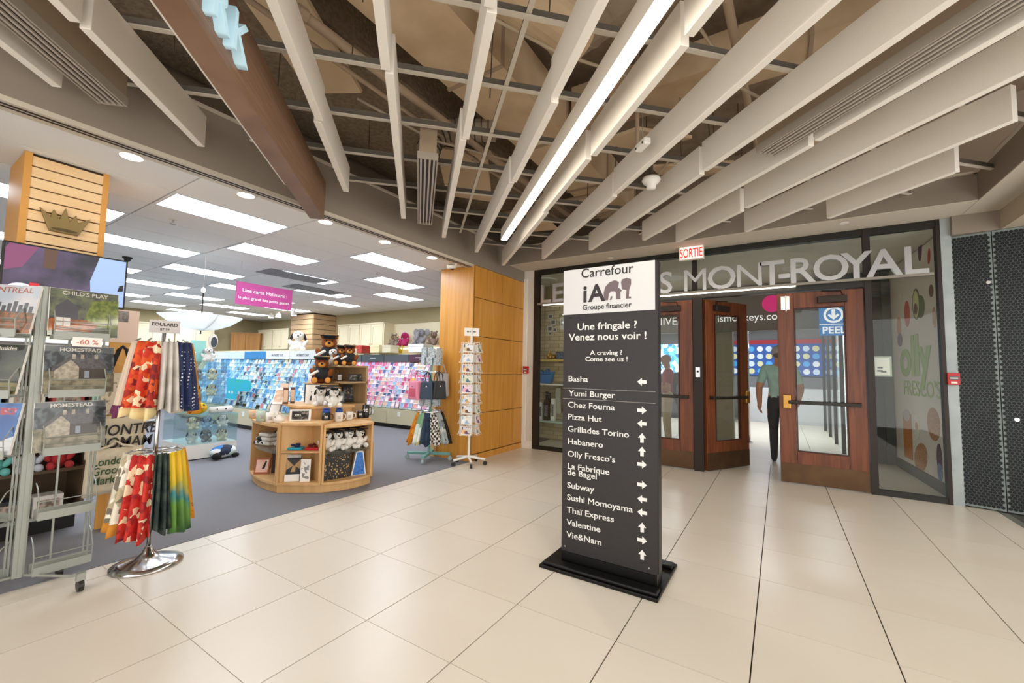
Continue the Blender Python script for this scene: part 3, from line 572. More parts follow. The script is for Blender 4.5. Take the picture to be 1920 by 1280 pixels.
for i, (x, y) in enumerate(((-2.5, 11), (-.3, 11), (.9, 11.5), (-2.5, 13.2), (-.3, 13.2))):
    o = thing('ceiling_light', 'square ceiling light in the corridor beyond the doors', 'ceiling light', (x, y, 2.75), group='corridor ceiling lights'); MB().box(-.3, .3, -.3, .3, -.02, 0).build('frame', TFR, o); MB().box(-.27, .27, -.27, .27, -.026, -.02).build('diffuser', mat('corridor_glow', '#f3f6fb', .5, emit=26), o)
o = thing('ceiling_light', 'round ceiling light in the vestibule just behind the doors', 'ceiling light', (-1.6, 7.9, 3.12)); MB().cyl((0, 0, -.02), (0, 0, 0), .2, n=24).build('diffuser', mat('vestibule_glow', '#fff2dc', .5, emit=60), o); MB().lathe([(.2, 0), (.22, 0), (.22, -.025), (.2, -.025)], n=24).build('ring', WHITE, o)
o2 = dup(o, (.3, 8.1, 3.12), label='round ceiling light in the vestibule above the right door'); o3 = dup(o, (-3.75, 7.05, 3.12), label='round ceiling light in the window display')
# menu boards and logo wall
mn = thing('menu_board', 'glowing blue menu screens over a food counter beyond the left door', 'menu board', (-4.3, 14.2, 1.35))
for i in range(3): s_ = MB().box(i*.82, i*.82+.78, 0, .05, 0, .95).build('screen', vor('menu_print%d' % i, ['#2f7fc0', '#bfe3f5', '#1f5f97', '#e8f4fa', '#57b0dd'], 9, emit=1.3), mn); MB().box(i*.82-.015, i*.82+.795, .01, .06, -.015, .965).build('bezel', BLACK, s_)
MB().box(.2, .24, .01, .05, -.3, -.016).box(2.0, 2.04, .01, .05, -.3, -.016).build('post', BLACK, mn)
MB().box(-5.0, -1.2, 13.7, 14.4, 0, 1.05).build('food_counter', mat('counter_dark', '#3a3f48', .4), None, label='dark food counter under the blue menu screens', cat='counter')
lw = thing('logo_board', 'blue board covered with round logos beyond the open door', 'board', (-.75, 15.14, 1.35)); MB().box(-.6, 1.9, 0, .05, 0, 1.1).build('panel', mat('logo_blue', '#2c5aa8', .5, emit=.15), lw); MB().box(-.6, 1.9, -.01, 0, .97, 1.1).build('red_band', mat('logo_red', '#9c2733', .5, emit=.3), lw)
for i in range(10):
    for j in range(4): MB().cyl((-.45+.235*i, -.012, .13+.23*j), (-.45+.235*i, 0, .13+.23*j), .085, n=14).build('round_logo', mat(['logo_a', 'logo_b', 'logo_c', 'logo_d'][(i*3+j*5) % 4], ['#e6ecf2', '#4aa3df', '#d5d3a8', '#c9dcef'][(i*3+j*5) % 4], .5, emit=.2), lw)
MB().box(-.9, 1.5, 14.3, 14.7, 0, 1.0).build('food_counter', mat('counter_white', '#c9ccd0', .4), None, label='white food counter under the round logos', cat='counter')
pr = st('wall_beige_pier', MB().box(-1.27, -.78, 9.42, 9.7, 0, 2.75), mat('beige_pier', '#a59d8c', .6))
o = thing('chrome_post', 'polished chrome post beside the beige pier beyond the open door', 'post', (-.68, 9.85, 0)); MB().cyl((0, 0, 0), (0, 0, 2.7), .045, n=16).build('tube', CHROME, o, smooth=True); MB().cyl((.13, 0, 0), (.13, 0, 2.7), .035, n=16).build('tube', CHROME, o, smooth=True); MB().cyl((.06, 0, 0), (.06, 0, .03), .14, n=18).build('foot', CHROME, o)
# shop shelves seen through the right door
sh = thing('lit_shelf', 'white lit shop shelving seen through the right door glass', 'shelf', (1.18, 10.2, 0), 0)
MB().box(.35, .4, 0, 2.6, 0, 2.4).build('back_panel', mat('shelf_white', '#e9ecee', .5, emit=.25), sh)
for i in range(6): MB().box(0, .35, 0, 2.6, .25+.36*i, .275+.36*i).build('shelf', mat('shelf_white', '#e9ecee'), sh)
for y in (0, 1.3, 2.56): MB().box(0, .35, y, y+.03, 0, 2.4).build('upright', mat('shelf_white', '#e9ecee'), sh)
for i in range(22):
    z = .275+.36*(i % 6); y = .15+.22*(i % 11); c = ['#c23a3a', '#30343c', '#d9d2c2', '#557fa8', '#a98a55'][i % 5]
    MB().lathe([(.04, 0), (.04, .12), (.018, .15), (.018, .19)], n=10).build('bottle', mat('bottle_%d' % (i % 5), c, .4), None, loc=(1.18+.12, 10.2+y, z+.001), label='small bottle on the lit shelving, %s shelf up, %s from the doors' % (ordw[i % 6], ordw[i % 11]), cat='bottle', group='bottles on the lit shelving')
o = thing('glass_partition', 'dark framed glass shopfront along the corridor beyond the right door', 'shopfront', (.95, 9.6, 0)); 
for y in (0, 1.2, 2.4, 3.6): MB().box(-.03, .03, y, y+.06, 0, 2.6).build('mullion', mat('frame_dk', '#3b3d40', .4, .4), o)
MB().box(-.03, .03, 0, 3.66, 2.6, 2.7).build('head_rail', mat('frame_dk', '#3b3d40'), o)
for y in (.06, 1.26, 2.46): MB().box(-.004, .004, y, y+1.14, .02, 2.6).build('glass_pane', GLASS, o)
# metro direction sign
p = atY(1563, 598, 9.0); pe = thing('metro_sign', 'blue metro direction sign with white arrow roundel seen through the right door', 'sign', (p.x, 9.0, p.z-.28))
w_ = .2; MB().box(-w_, w_, 0, .04, 0, .52).build('panel', mat('metro_blue', '#1a73b8', .5, emit=.45), pe); WE = mat('metro_white', '#f2f5f7', .5, emit=.5)
MB().box(-w_, w_, -.003, 0, .185, .197).build('divider', WE, pe)
rg = MB(); ro, ri = .14, .105; ci = [(math.cos(2*PI*i/28), math.sin(2*PI*i/28)) for i in range(28)]
for i in range(28): a, b = ci[i], ci[(i+1) % 28]; rg.prism([(ro*a[0], .355+ro*a[1]), (ro*b[0], .355+ro*b[1]), (ri*b[0], .355+ri*b[1]), (ri*a[0], .355+ri*a[1])], -.004, 0, 'y')
rg.build('roundel', WE, pe); MB().prism([(-.025, .45), (.025, .45), (.025, .34), (.06, .375), (.08, .345), (0, .27), (-.08, .345), (-.06, .375), (-.025, .34)], -.004, 0, 'y').build('arrow', WE, pe)
txt('lettering', 'PEEL', .165, WE, pe, (0, -.004, .035), align='CENTER', bold=.02); MB().cyl((0, .02, .52), (0, .02, 3.12-p.z+.28), .012).build('hanger', STEEL, pe)
# fluted dark curtain wall and framed notice behind the right glass
cw = thing('wall_dark_fluted', None, None, (.98, 8.9, 0), 0, kind='structure')
for i in range(5): MB().box(.11*i, .11*i+.104, (.02 if i % 2 else 0), .08, 0, 3.1).build('panel', mat('fluted_%d' % (i % 2), ['#4a4d4d', '#3b3e3e'][i % 2], .7), cw)
nf = thing('framed_notice', 'small white framed notice with a drawing behind the right window', 'framed notice', (1.23, 7.2, 1.35)); 
p0, p1 = atY(1636, 668, 6.612), atY(1673, 706, 6.612); nf.location = (p0.x, 6.612, p1.z); w_, h_ = p1.x-p0.x, p0.z-p1.z
MB().box(0, w_, 0, .02, 0, h_).build('frame', mat('notice_frame', '#b9c4b4', .5), nf); MB().box(.018, w_-.018, -.003, 0, .018, h_-.018).build('paper', PAPER, nf)
for q in ((.12, .2, .25, .03), (.1, .12, .2, .05), (.3, .1, .12, .04)): MB().box(w_*q[0]+.02, w_*(q[0]+.4), -.0045, -.003, h_*q[1]*2, h_*q[1]*2+.02).build('sketch', mat('notice_ink', '#6d6d6d', .6), nf)
# ---------------------------------------------------------------- window display behind the left glass
bw = st('wall_brick_display', MB().box(-4.6, -1.9, 7.66, 7.8, 0, 3.12), mat('brick_mortar', '#b2a080', .9))
BR = [mat('painted_brick_%d' % i, c, .85) for i, c in enumerate(('#d8c8a6', '#cfbe9b', '#e0d1b0'))]
bm_ = [MB().box(-.1, .1, -.012, .0, -.033, .033).build('brick', BR[i], bw, loc=(-4.48+.21*i, 7.66, .06)).data for i in range(3)]
for j in range(36):
    for i in range(8):
        if j == 0 and i < 3: continue
        o = bpy.data.objects.new('brick', rnd.choice(bm_)); COL.objects.link(o); o.parent = bw; o.location = (-4.48+.21*i+(.105 if j % 2 else 0), 7.66-rnd.uniform(0, .003), .06+.076*j)
st('wall_display_side', MB().box(-4.7, -4.6, 6.76, 7.8, 0, 3.12), OFFW)
bw2 = MB().box(-2.7, -1.9, 7.62, 7.655, .1, 3.0).build('back_panel', mat('display_back', '#c9b894', .8), bw)
def dpos(x, y, Y): return atY(x, y, Y)
for i, (x, y, w, h) in enumerate(((1032, 593, 12, 9), (1037, 604, 14, 11), (1031, 616, 13, 11), (1040, 618, 9, 9), (1031, 625, 8, 6))):
    p = dpos(x, y, 7.62); o = thing('picture_frame', 'small white picture frame on the brick display wall, number %s from the top' % ordw[i], 'picture frame', (p.x, 7.632, p.z), group='frames on the brick display wall'); a, b = w*.0048, h*.0055
    MB().box(-a, a, -.01, .01, -b, b).build('frame', WHITE, o); MB().box(-a*.6, a*.6, -.012, -.01, -b*.6, b*.6).build('print', mat('print_grey', '#8f9092', .6, noise=(60, '#4f5054', .4, .6)), o)
p = dpos(1054, 605, 7.55); o = thing('notice_card', 'white notice card hanging over the window display', 'card', (p.x, 7.6, p.z)); MB().box(-.075, .075, 0, .006, -.13, .12).build('card', PAPER, o); txt('lettering', 'GO', .05, SK, o, (-.05, -.001, .03)); txt('lettering', '70', .05, SK, o, (-.06, -.001, -.05))
for nm, z, m, lab in (('display_shelf', 1.60, mat('yellow_shelf', '#d9bd6f', .5), 'yellow edged display shelf behind the left window'), ('display_shelf', 1.13, WHITE, 'white display shelf under the blue bag in the left window'), ('display_shelf', .42, mat('glass_shelf', '#b9cfc0', .2), 'low glass display shelf in the left window')):
    o = thing(nm, lab, 'shelf', (-3.75, 7.42, z)); MB().cyl((-.3, .17, 0), (-.3, .17, (1.6 if z < 1.1 else 1.63)-z+.0 if z < 1.5 else 1.5), .004, n=5).build('hanging_rod', STEEL, o) if z > 1.5 else None; MB().box(-.5, .8, -.2, .2, -.03, 0).build('board', m, o); MB().box(-.45, -.43, .15, .2, -.12, -.03).build('bracket', STEEL, o); MB().box(.6, .62, .15, .2, -.12, -.03).build('bracket', STEEL, o)
p = at(1034, 682, 1.13); o = thing('tote_bag', 'blue drawstring bag on the white shelf behind the left window', 'bag', (-3.86, 7.36, 1.131))
BLU = mat('blue_felt', '#2a78b8', .8); pts = [(-.12, 0), (.1, 0), (.16, .24), (.07, .22), (.02, .3), (-.05, .21), (-.16, .27), (-.13, .12)]
MB().prism(pts, -.06, .06, 'y').build('pouch', BLU, o, bevel=.02); MB().tube([(-.12, -.065, .19), (0, -.07, .17), (.12, -.065, .19)], .006).build('drawstring', mat('cord_blue', '#174d7a', .7), o)
o = thing('gold_ornament', 'golden ornament standing on the yellow shelf in the left window', 'ornament', (-3.8, 7.36, 1.601)); MB().lathe([(.05, 0), (.07, .05), (.055, .1), (.02, .13), (.025, .16), (.0, .18)], n=14).build('body', BRASS, o, smooth=True); MB().ell((.08, 0, .05), .05, m=0).build('bulb', BRASS, o, smooth=True)
o = thing('photo_stand', 'blue picture stand on the yellow shelf in the left window', 'picture frame', (-3.58, 7.36, 1.601)); MB().box(-.09, .09, -.01, .01, 0, .15).build('frame', DARK, o); MB().box(-.075, .075, -.013, -.01, .015, .135).build('print', mat('print_bluegrey', '#6f87a8', .6, noise=(30, '#3c4f6b', .4, .6)), o)
o = thing('hanging_socks', 'folded dark navy socks hanging in the left window display', 'socks', (-3.9, 7.5, .72)); MB().box(-.055, -.005, -.02, .02, 0, .24).build('sock', mat('navy_knit', '#232b40', .9), o, bevel=.01); MB().box(.005, .055, -.02, .02, 0, .22).build('sock', mat('navy_knit', '#232b40'), o, bevel=.01); MB().tube([(0, 0, .23), (0, 0, .38)], .003, n=4).build('hook', STEEL, o); MB().box(-.05, .05, -.022, .022, .18, .2).build('band', mat('knit_band', '#50607c', .9), o)
o = thing('hanging_towel', 'grey towel hanging beside a red towel in the left window', 'towel', (-3.66, 7.45, .55)); MB().prism([(-.07, 0), (.07, 0), (.06, .5), (-.04, .5)], -.015, .015, 'y').build('cloth', mat('towel_grey', '#b9b7ae', .95), o, bevel=.005); MB().box(-.05, .06, -.012, .012, .5, .515).build('clip', STEEL, o)
o = thing('hanging_towel', 'red towel hanging beside a grey towel in the left window', 'towel', (-3.5, 7.45, .6)); MB().prism([(-.06, 0), (.06, 0), (.06, .48), (-.04, .48)], -.015, .015, 'y').build('cloth', mat('towel_red', '#a3313d', .95), o, bevel=.005); MB().box(-.05, .06, -.012, .012, .48, .495).build('clip', STEEL, o)
for x, w, h, m, lab in ((-3.97, .06, .34, WHITE, 'tall white gift box standing in the left window'), (-3.85, .1, .38, INK, 'black gift box with pale print in the left window'), (-3.71, .07, .42, PAPER, 'white patterned gift box leaning in the left window')):
    o = thing('gift_box', lab, 'box', (x, 7.36, .421)); MB().box(-w/2, w/2, -.04, .04, 0, h).build('box', m, o); MB().box(-w*.35, w*.35, -.042, -.04, h*.2, h*.75).build('print', mat('print_grey', '#8f9092'), o)
# ================================================================ SHOP FITTINGS
KHK = mat('rack_khaki', '#cfc6a6', .6)
# --- wall cabinets
def cabinet(label, loc, w, rz, h=.66, dep=.33, m=CREAM, doors=2):
    o = thing('wall_cabinet', label, 'cabinet', loc, rz, group='wall cabinets'); MB().box(-w/2, w/2, 0.0, dep, 0, h).build('body', m, o); MB().box(-w/2-.015, w/2+.015, -.03, dep, h, h+.04).build('cornice', m, o)
    dw = w/doors
    for i in range(doors):
        a, b = -w/2+i*dw+.006, -w/2+(i+1)*dw-.006
        d = MB().box(a, b, -.02, -.001, .008, h-.008).build('door', m, o)
        MB().box(a+.0, a+.07, -.03, -.02, .01, h-.01).box(b-.07, b, -.03, -.02, .01, h-.01).box(a+.07, b-.07, -.03, -.02, h-.08, h-.01).box(a+.07, b-.07, -.03, -.02, .01, .08).build('door_frame', m, d)
        MB().ell((b-.035 if i == 0 else a+.035, -.04, .1), .012, n=8).build('knob', BRASS, d)
    return o
xs = [-15.2, -14.2, -10.6, -9.6, -6.3, -5.2]
for i, x in enumerate(xs): cabinet('cream wall cabinet on the right shop wall, %s from the orange column' % ['sixth', 'fifth', 'fourth', 'third', 'second', 'nearest'][i], (x, 7.76, 1.92), .98 if x > -11 else .95, 0)
for i, y in enumerate((2.6, 3.7, 4.8, 5.9)): cabinet('cream wall cabinet on the far back wall, %s from the corner' % ['fourth', 'third', 'second', 'nearest'][i], (-15.86, y, 1.9), 1.06, PI/2)
cabinet('honey wood corner cabinet between the cream cabinets', (-15.6, 7.3, 1.85), .9, math.radians(45), h=.6, m=mat('corner_oak', '#b9823f', .5, wood=(12, '#a87236')))
# open plush shelf between the cabinets on the right wall
ps = thing('plush_shelf', 'open cream shelf holding stuffed animals high on the right wall', 'shelf', (-7.95, 7.76, 1.9))
MB().box(-1.15, 1.15, -.05, .33, 0, .05).build('shelf_board', mat('shelf_wood', '#d8c3a0', .5), ps); MB().box(-1.15, 1.15, .3, .33, .05, .68).build('back_panel', CREAM, ps)
for x in (-1.15, 1.12): MB().box(x, x+.03, -.02, .3, .05, .68).build('side_panel', CREAM, ps)
MB().box(-1.12, 1.12, .0, .3, -.02, -.001).build('light_valance', mat('valance_glow', '#fff6e0', .5, emit=2), ps)
# corner slat column
sc = st('wall_slat_column', MB().box(-12.9, -11.75, 7.35, 8.1, 0, ZC), mat('slat_groove', '#3a2512'))
for i in range(19):
    z = .05+i*.153; MB().box(-12.9, -11.75, 7.33, 7.35, z, z+.138).build('slat', mat('slat_pale', '#cfae86', .6), sc); MB().box(-11.75, -11.73, 7.35, 8.09, z, z+.138).build('slat', mat('slat_pale', '#cfae86'), sc)
ord2 = ordw+['thirteenth', 'fourteenth', 'fifteenth', 'sixteenth', 'seventeenth', 'eighteenth', 'nineteenth', 'twentieth', 'twenty-first', 'twenty-second', 'twenty-third', 'twenty-fourth', 'twenty-fifth', 'twenty-sixth']
# --- card racks
def card_mesh(nm, paper, printc):
    return MB().box(-.062, .062, 0, .004, 0, .17).box(-.05, .05, -.001, 0, .03, .15, 1).build(nm, [mat('card_'+paper, paper, .6), mat('card_'+printc, printc, .6)])
def card_rack(label, x0, x1, y, pal, kind, ncol, cx0, cx1, header, hlabels):
    o = thing('card_rack', label, 'card rack', (0, y, 0)); top = 1.55; dep = .85
    MB().box(x0, x1, .06, dep, 0, .1).build('kick_base', BLACK, o)
    n = max(2, int((x1-x0)/.9)); w = (x1-x0)/n
    for i in range(n):
        a = x0+i*w
        d_ = MB().box(a+.004, a+w-.004, .0, .04, .1, .43).build('drawer_front', KHK, o); MB().box(a+w*.4, a+w*.4+.1, -.006, 0, .28, .38).build('price_label', PAPER, d_)
    for x in (x0, x1-.03): MB().prism([(.02, .1), (dep, .1), (dep, top+.2), (dep-.2, top+.2), (.02, .45)], x, x+.03, 'x').build('side_panel', KHK, o)
    MB().box(x0, x1, dep, dep+.02, .1, top+.2).build('back_panel', KHK, o)
    rows = 11
    for r in range(rows):
        t = r/(rows-1); yy = .05+t*.55; z = .45+t*.92
        s_ = MB().box(x0+.03, x1-.03, yy, yy+.09, z-.012, z).build('card_shelf', KHK, o); MB().box(x0+.03, x1-.03, yy-.004, yy-.001, z-.012, z+.045).build('acrylic_lip', ACRYL, s_)
    hw = (x1-x0)/len(header)
    MB().box(x0, x1, dep-.2, dep, top, top+.02).build('header_shelf', KHK, o)
    for i, c in enumerate(header):
        hb = MB().box(x0+i*hw+.01, x0+(i+1)*hw-.01, dep-.22, dep-.2, top-.02, top+.16).build('header_board', mat('hdr_'+c, c, .5), o)
        if hlabels[i]: txt('lettering', hlabels[i], .075, mat('hdr_ink', '#50565c', .6) if c > '#9' else mat('hdr_white', '#d8dade', .6), hb, (x0+(i+.5)*hw, dep-.222, top+.04), align='CENTER', bold=.01)
    if kind == 'pink':
        for a_, b_, c_ in ((3.25, 3.75, .075), (3.4, 3.6, .035), (4.1, 4.55, .06), (1.4, 1.65, .06)): MB().box(x0+a_*hw, x0+b_*hw, dep-.223, dep-.221, top+c_, top+c_+.018).build('faint_lettering', mat('hdr_white', '#d8dade', .6), o)
    ms = [card_mesh('greeting_card', a, b) for a, b in pal]; datas = [m_.data for m_ in ms]
    for m_ in ms: bpy.data.objects.remove(m_)
    cw = (cx1-cx0)/ncol; rest = MB()
    for r in range(rows):
        t = r/(rows-1); yy = y+.05+t*.55; z = .45+t*.92
        k = 0; x = x0+.1; ci = 0
        while x < x1-.1:
            inside = cx0 <= x <= cx1
            if rnd.random() < .96:
                if inside:
                    c = bpy.data.objects.new('greeting_card', rnd.choice(datas)); COL.objects.link(c); c.location = (x+rnd.uniform(-.006, .006), yy+.02, z+.002); c.rotation_euler = (-.28, 0, 0); c.scale = (rnd.uniform(.85, 1.05), 1, rnd.uniform(.8, 1.08))
                    ci += 1; tag(c, '%s greeting card, %s tier up, %s from left in its rack' % (kind, ordw[r], ord2[ci-1]), 'greeting card', 'cards in the %s card rack' % kind)
                else: rest.ob((x, yy+.045-y, z+.085), (.12, .004, .16), Matrix.Rotation(-.28, 3, 'X'), rnd.randrange(4))
            x += cw
    if rest.v: rest.build('far_cards', [mat('card_'+pal[i][1], pal[i][1]) for i in range(4)], o, kind='stuff')
    return o
blue = [('#eef4fa', '#9cc7e6'), ('#cfe6f5', '#f2f7fb'), ('#9fd0ec', '#4d8fc4'), ('#e9f2f8', '#6fb6df'), ('#b9dcf0', '#2f5f94'), ('#dcecf6', '#c96f78'), ('#8cc3e4', '#d9eefa'), ('#f4f8fb', '#a3b8c7'), ('#b4d6ea', '#35424f'), ('#e6edf2', '#d8c9a4')]  # light blue and white cards, with the blue fluorescent cast mixed into their colours
pink = [('#f9e9f0', '#e79ab9'), ('#f3c3d6', '#fbeef3'), ('#f7dfe9', '#d55a8c'), ('#fbf3f5', '#b9a3d0'), ('#eab0c8', '#f8e3ec'), ('#fdf6f2', '#e2b79a'), ('#f6e6ee', '#8fb3d8'), ('#f2d3df', '#c23a68'), ('#ffffff', '#f0a3a0'), ('#efe3f0', '#3f4f86')]
card_rack('blue greeting card rack in the middle of the shop', -13.2, -7.2, 4.6, blue, 'pale blue', 18, -10.9, -8.3, ['#dfe9f0', '#cfe0ec', '#2f86c4', '#e6e9ea', '#e6e9ea', '#e6e9ea'], ['', '', '', "FATHER'S DAY", "FATHER'S DAY", "FATHER'S DAY"])
card_rack('pink greeting card rack along the right shop wall', -10.4, -5.0, 6.74, pink, 'pink', 18, -8.75, -6.2, ['#50565a', '#3f4a50', '#4d5258', '#54283f', '#45484c', '#45484c'], ['', '', '', '', '', ''])
# turquoise topper low on the blue rack
o = thing('shelf_sign', 'turquoise wave-shaped sign panel on the lower left of the blue card rack', 'sign', (-10.15, 4.585, .62)); cv = [(-.35, 0), (.1, 0), (.12, .18), (.62, .2), (.72, .3), (.66, .42), (.45, .44), (-.35, .46)]
MB().prism(cv, -.012, 0, 'y').build('panel', mat('turquoise', '#1fb6d6', .5, noise=(1.2, '#1fc0a2', .45, .6)), o); MB().box(-.3, .1, 0, .08, .1, .12).build('bracket', STEEL, o); MB().prism(elp(-.22, .15, .035, .03, 10), -.014, -.012, 'y').build('white_mark', PAPER, o); MB().prism(elp(-.08, .15, .035, .035, 10), -.014, -.012, 'y').build('white_mark', PAPER, o)
# coloured boxes on top of the racks
for i, (x, w, h, c, lab) in enumerate(((-9.55, .3, .2, '#b9322e', 'red storage box on top of the pink card rack'), (-8.9, .35, .2, '#e8dcae', 'cream storage box on top of the pink card rack'), (-8.45, .3, .19, '#ded6b8', 'beige storage box on top of the pink card rack'), (-7.4, .5, .2, '#eceae6', 'white storage box on top of the pink card rack'))):
    o = thing('storage_box', lab, 'box', (x, 7.8, 1.771)) if False else thing('storage_box', lab, 'box', (x, 7.44, 1.762)); MB().box(-w/2, w/2, -.14, .14, 0, h-.05).build('box', mat('sbox_'+c, c, .6), o); MB().box(-w/2-.008, w/2+.008, -.148, .148, h-.05, h).build('lid', mat('sbox_'+c, c), o)
# --- plush toy builder (generic soft toys)
def plush(label, loc, s=1.0, rz=0, fur=FABW, ear=FABB, belly=None, cap=None, group=None, kind='puppy', gown=None, scroll=False, nose=FABB, pads=None, cat='stuffed toy'):
    o = thing('stuffed_toy', label, cat, loc, rz, group); o.scale = (s, s, s)
    b = MB(); bl = belly or fur
    b.ell((0, .0, .075), (.07, .06, .08)).ell((0, -.01, .2), (.066, .06, .06)); 
    for x in (-1, 1): b.ell((x*.06, -.085, .032), (.032, .06, .034)); b.ell((x*.078, -.03, .105), (.026, .03, .05), M=Matrix.Rotation(x*.5, 3, 'Y'))
    b.build('body', gown if False else fur, o, smooth=True)
    MB().ell((0, -.066, .185), (.034, .032, .026)).build('muzzle', bl, o, smooth=True); MB().ell((0, -.098, .193), (.013, .01, .01), n=8).build('nose', nose, o, smooth=True)
    for x in (-1, 1):
        MB().ell((x*.024, -.062, .218), (.007, .005, .008), n=6).build('eye', FABB, o)
        if kind == 'puppy': MB().ell((x*.068, .005, .19), (.018, .026, .05), M=Matrix.Rotation(-x*.35, 3, 'Y')).build('ear', ear, o, smooth=True)
        elif kind == 'bear': MB().ell((x*.05, .0, .255), (.024, .014, .024)).build('ear', ear, o, smooth=True)
        elif kind == 'elephant': MB().ell((x*.095, .015, .205), (.045, .012, .058)).build('ear', ear, o, smooth=True)
        if pads: MB().ell((x*.06, -.137, .032), (.026, .01, .028), n=10).build('foot_pad', pads, o, smooth=True)
    if kind == 'elephant': MB().tube([(0, -.07, .2), (0, -.11, .17), (0, -.125, .12), (0, -.13, .08)], [.03, .026, .02, .017], n=8).build('trunk', fur, o, smooth=True)
    if gown: MB().lathe([(.088, .045), (.086, .1), (.06, .155), (.03, .165)], (0, .002, 0), n=14, sy=.9).build('gown', gown, o, smooth=True)
    if cap:
        c = MB().box(-.075, .075, -.075, .075, .262, .27).build('graduation_cap', cap, o, rot=(.1, 0, 0)); MB().cyl((0, 0, .235), (0, 0, .262), .05, n=12).build('cap_band', cap, c); MB().tube([(0, 0, .272), (.07, -.05, .272), (.076, -.06, .22)], .003, n=4).build('tassel', FABT, c)
    if scroll: MB().cyl((-.1, -.09, .08), (-.03, -.11, .125), .012, n=8).build('diploma', PAPER, o)
    return o
GB = mat('gown_black', '#22252b', .9)
def pl(px, py, z, label, s, turn=0, **k):
    p = at(px, py, z); return plush(label, (p.x, p.y, z+.001), s, math.atan2(p.y, p.x)-PI/2+PI+turn if False else math.atan2(-p.y, -p.x)+PI/2+turn, **k)
# toys on the high shelf of the right wall
for i, (x, s, k, f, e, lab) in enumerate(((-8.8, 1.35, 'bear', mat('leopard', '#b59f8d', .95, noise=(60, '#3d2f28', .5, .56)), FABG, 'spotted stuffed leopard at the left of the high wall shelf'), (-8.38, 1.5, 'puppy', FABP, FABP, 'magenta stuffed animal on the high wall shelf'), (-7.8, 1.8, 'elephant', FABG, FABG, 'big grey stuffed elephant on the high wall shelf'), (-7.35, 1.45, 'bear', mat('fur_cocoa', '#8b7263', .95), mat('fur_cocoa', '#8b7263'), 'brown stuffed animal at the right of the high wall shelf'), (-8.62, 1.05, 'bear', mat('leopard', '#b59f8d'), FABT, 'small spotted stuffed animal between leopard and magenta toy'))):
    plush(lab, (x, 7.86 if i < 4 else 7.79, 1.951), s*.95, .25, fur=f, ear=e, kind=k)
o = thing('hanging_monkey', 'yellow toy monkey hanging from the high wall shelf', 'stuffed toy', (-8.33, 7.68, 1.62)); YEL = mat('plush_yellow', '#d8b31e', .95)
MB().tube([(-.05, 0, .33), (-.07, -.01, .24), (-.03, -.02, .14)], .018).tube([(.05, 0, .33), (.07, -.01, .24), (.03, -.02, .14)], .018).ell((0, -.02, .1), (.05, .04, .08)).tube([(-.03, -.02, .05), (-.06, -.02, -.03)], .018).tube([(.03, -.02, .05), (.06, -.02, -.03)], .018).build('body', YEL, o, smooth=True); MB().ell((0, -.03, .22), .045).build('head', YEL, o, smooth=True)
o = pl(588, 646, 1.72, 'big white plush dog sitting before the slat column', 2.5, fur=FABW, ear=FABB, kind='puppy'); o.location = (-12.3, 6.6, 1.72)
o.location = (-11.9, 7.0, 1.78); o.scale = (2.4,)*3
MB().box(-12.6, -11.3, 6.75, 7.3, 1.7, 1.775).build('display_ledge', mat('ledge_peach', '#dcbf9d', .5), None, label='peach ledge in front of the slat column carrying the white dog', cat='ledge')
tl = thing('track_light', 'white track with three round spot lamps above the slat column', 'track light', (-11.9, 6.6, ZC))
MB().box(-.9, .5, -.02, .02, -.03, 0).build('track', WHITE, tl)
for x in (-.8, -.4, .4): q = MB().lathe([(.02, 0), (.07, -.06), (.08, -.14)], (x, 0, -.05), n=12).build('spot_head', WHITE, tl); MB().cyl((x, 0, -.192), (x, 0, -.188), .07, n=12).build('lens', DLE, q); MB().cyl((x, 0, -.05), (x, 0, -.03), .01).build('stem', WHITE, q)
# banner, domes, sprinklers, umbrella
bn = thing('hanging_banner', 'magenta hanging banner with white French lettering in the shop', 'banner', (-7.0, 3.09, 2.315), PI/2); MB().box(0, .88, -.004, .004, 0, .35).build('panel', mat('banner_magenta', '#b23f86', .6), bn)
txt('lettering', 'Une carte Hallmark :', .083, PAPER, bn, (.44, -.006, .2), align='CENTER'); txt('lettering', 'le plus grand des petits gestes.', .066, PAPER, bn, (.44, -.006, .09), align='CENTER')
for x in (.06, .82): MB().cyl((x, 0, .35), (x, 0, ZC-2.315), .0025, n=5).build('hanging_wire', STEEL, bn)
for px_, py_, lab in ((239, 482, 'black dome camera on the shop ceiling right of the television'), (848, 497, 'black dome camera on the shop ceiling by the orange column')):
    p = at(px_, py_, ZC); o = thing('dome_camera', lab, 'security camera', (p.x, p.y, ZC)); MB().lathe([(.06, 0), (.06, -.02), (.05, -.025)], n=16).build('base', BLACK, o); MB().ell((0, 0, -.03), (.045, .045, .045), n=14).build('dome', mat('dome_glass', '#161618', .1), o, smooth=True)
p = at(860, 494, 2.95); o = thing('bullet_camera', 'small white bullet camera under the header by the orange column', 'security camera', (XS-.1, 4.72, 2.9)); MB().cyl((0, 0, 0), (-.06, -.1, -.02), .03, n=14).build('housing', WHITE, o, smooth=True); MB().cyl((0, 0, 0), (0, .02, .055), .012).build('arm', WHITE, o)
for px_, py_, lab in ((325, 411, 'nearest the bright first troffer'), (708, 509, 'near the orange column'), (289, 583, 'over the far back cabinets')):
    p = at(px_, py_, ZC); o = thing('fire_sprinkler', 'dark sprinkler head in the shop ceiling %s' % lab, 'sprinkler', (p.x, p.y, ZC)); MB().cyl((0, 0, 0), (0, 0, -.05), .009, n=8).build('stem', STEEL, o); MB().cyl((0, 0, -.05), (0, 0, -.055), .03, n=12).build('deflector', STEEL, o); MB().cyl((0, 0, -.006), (0, 0, 0), .04, n=14).build('escutcheon', WHITE, o)
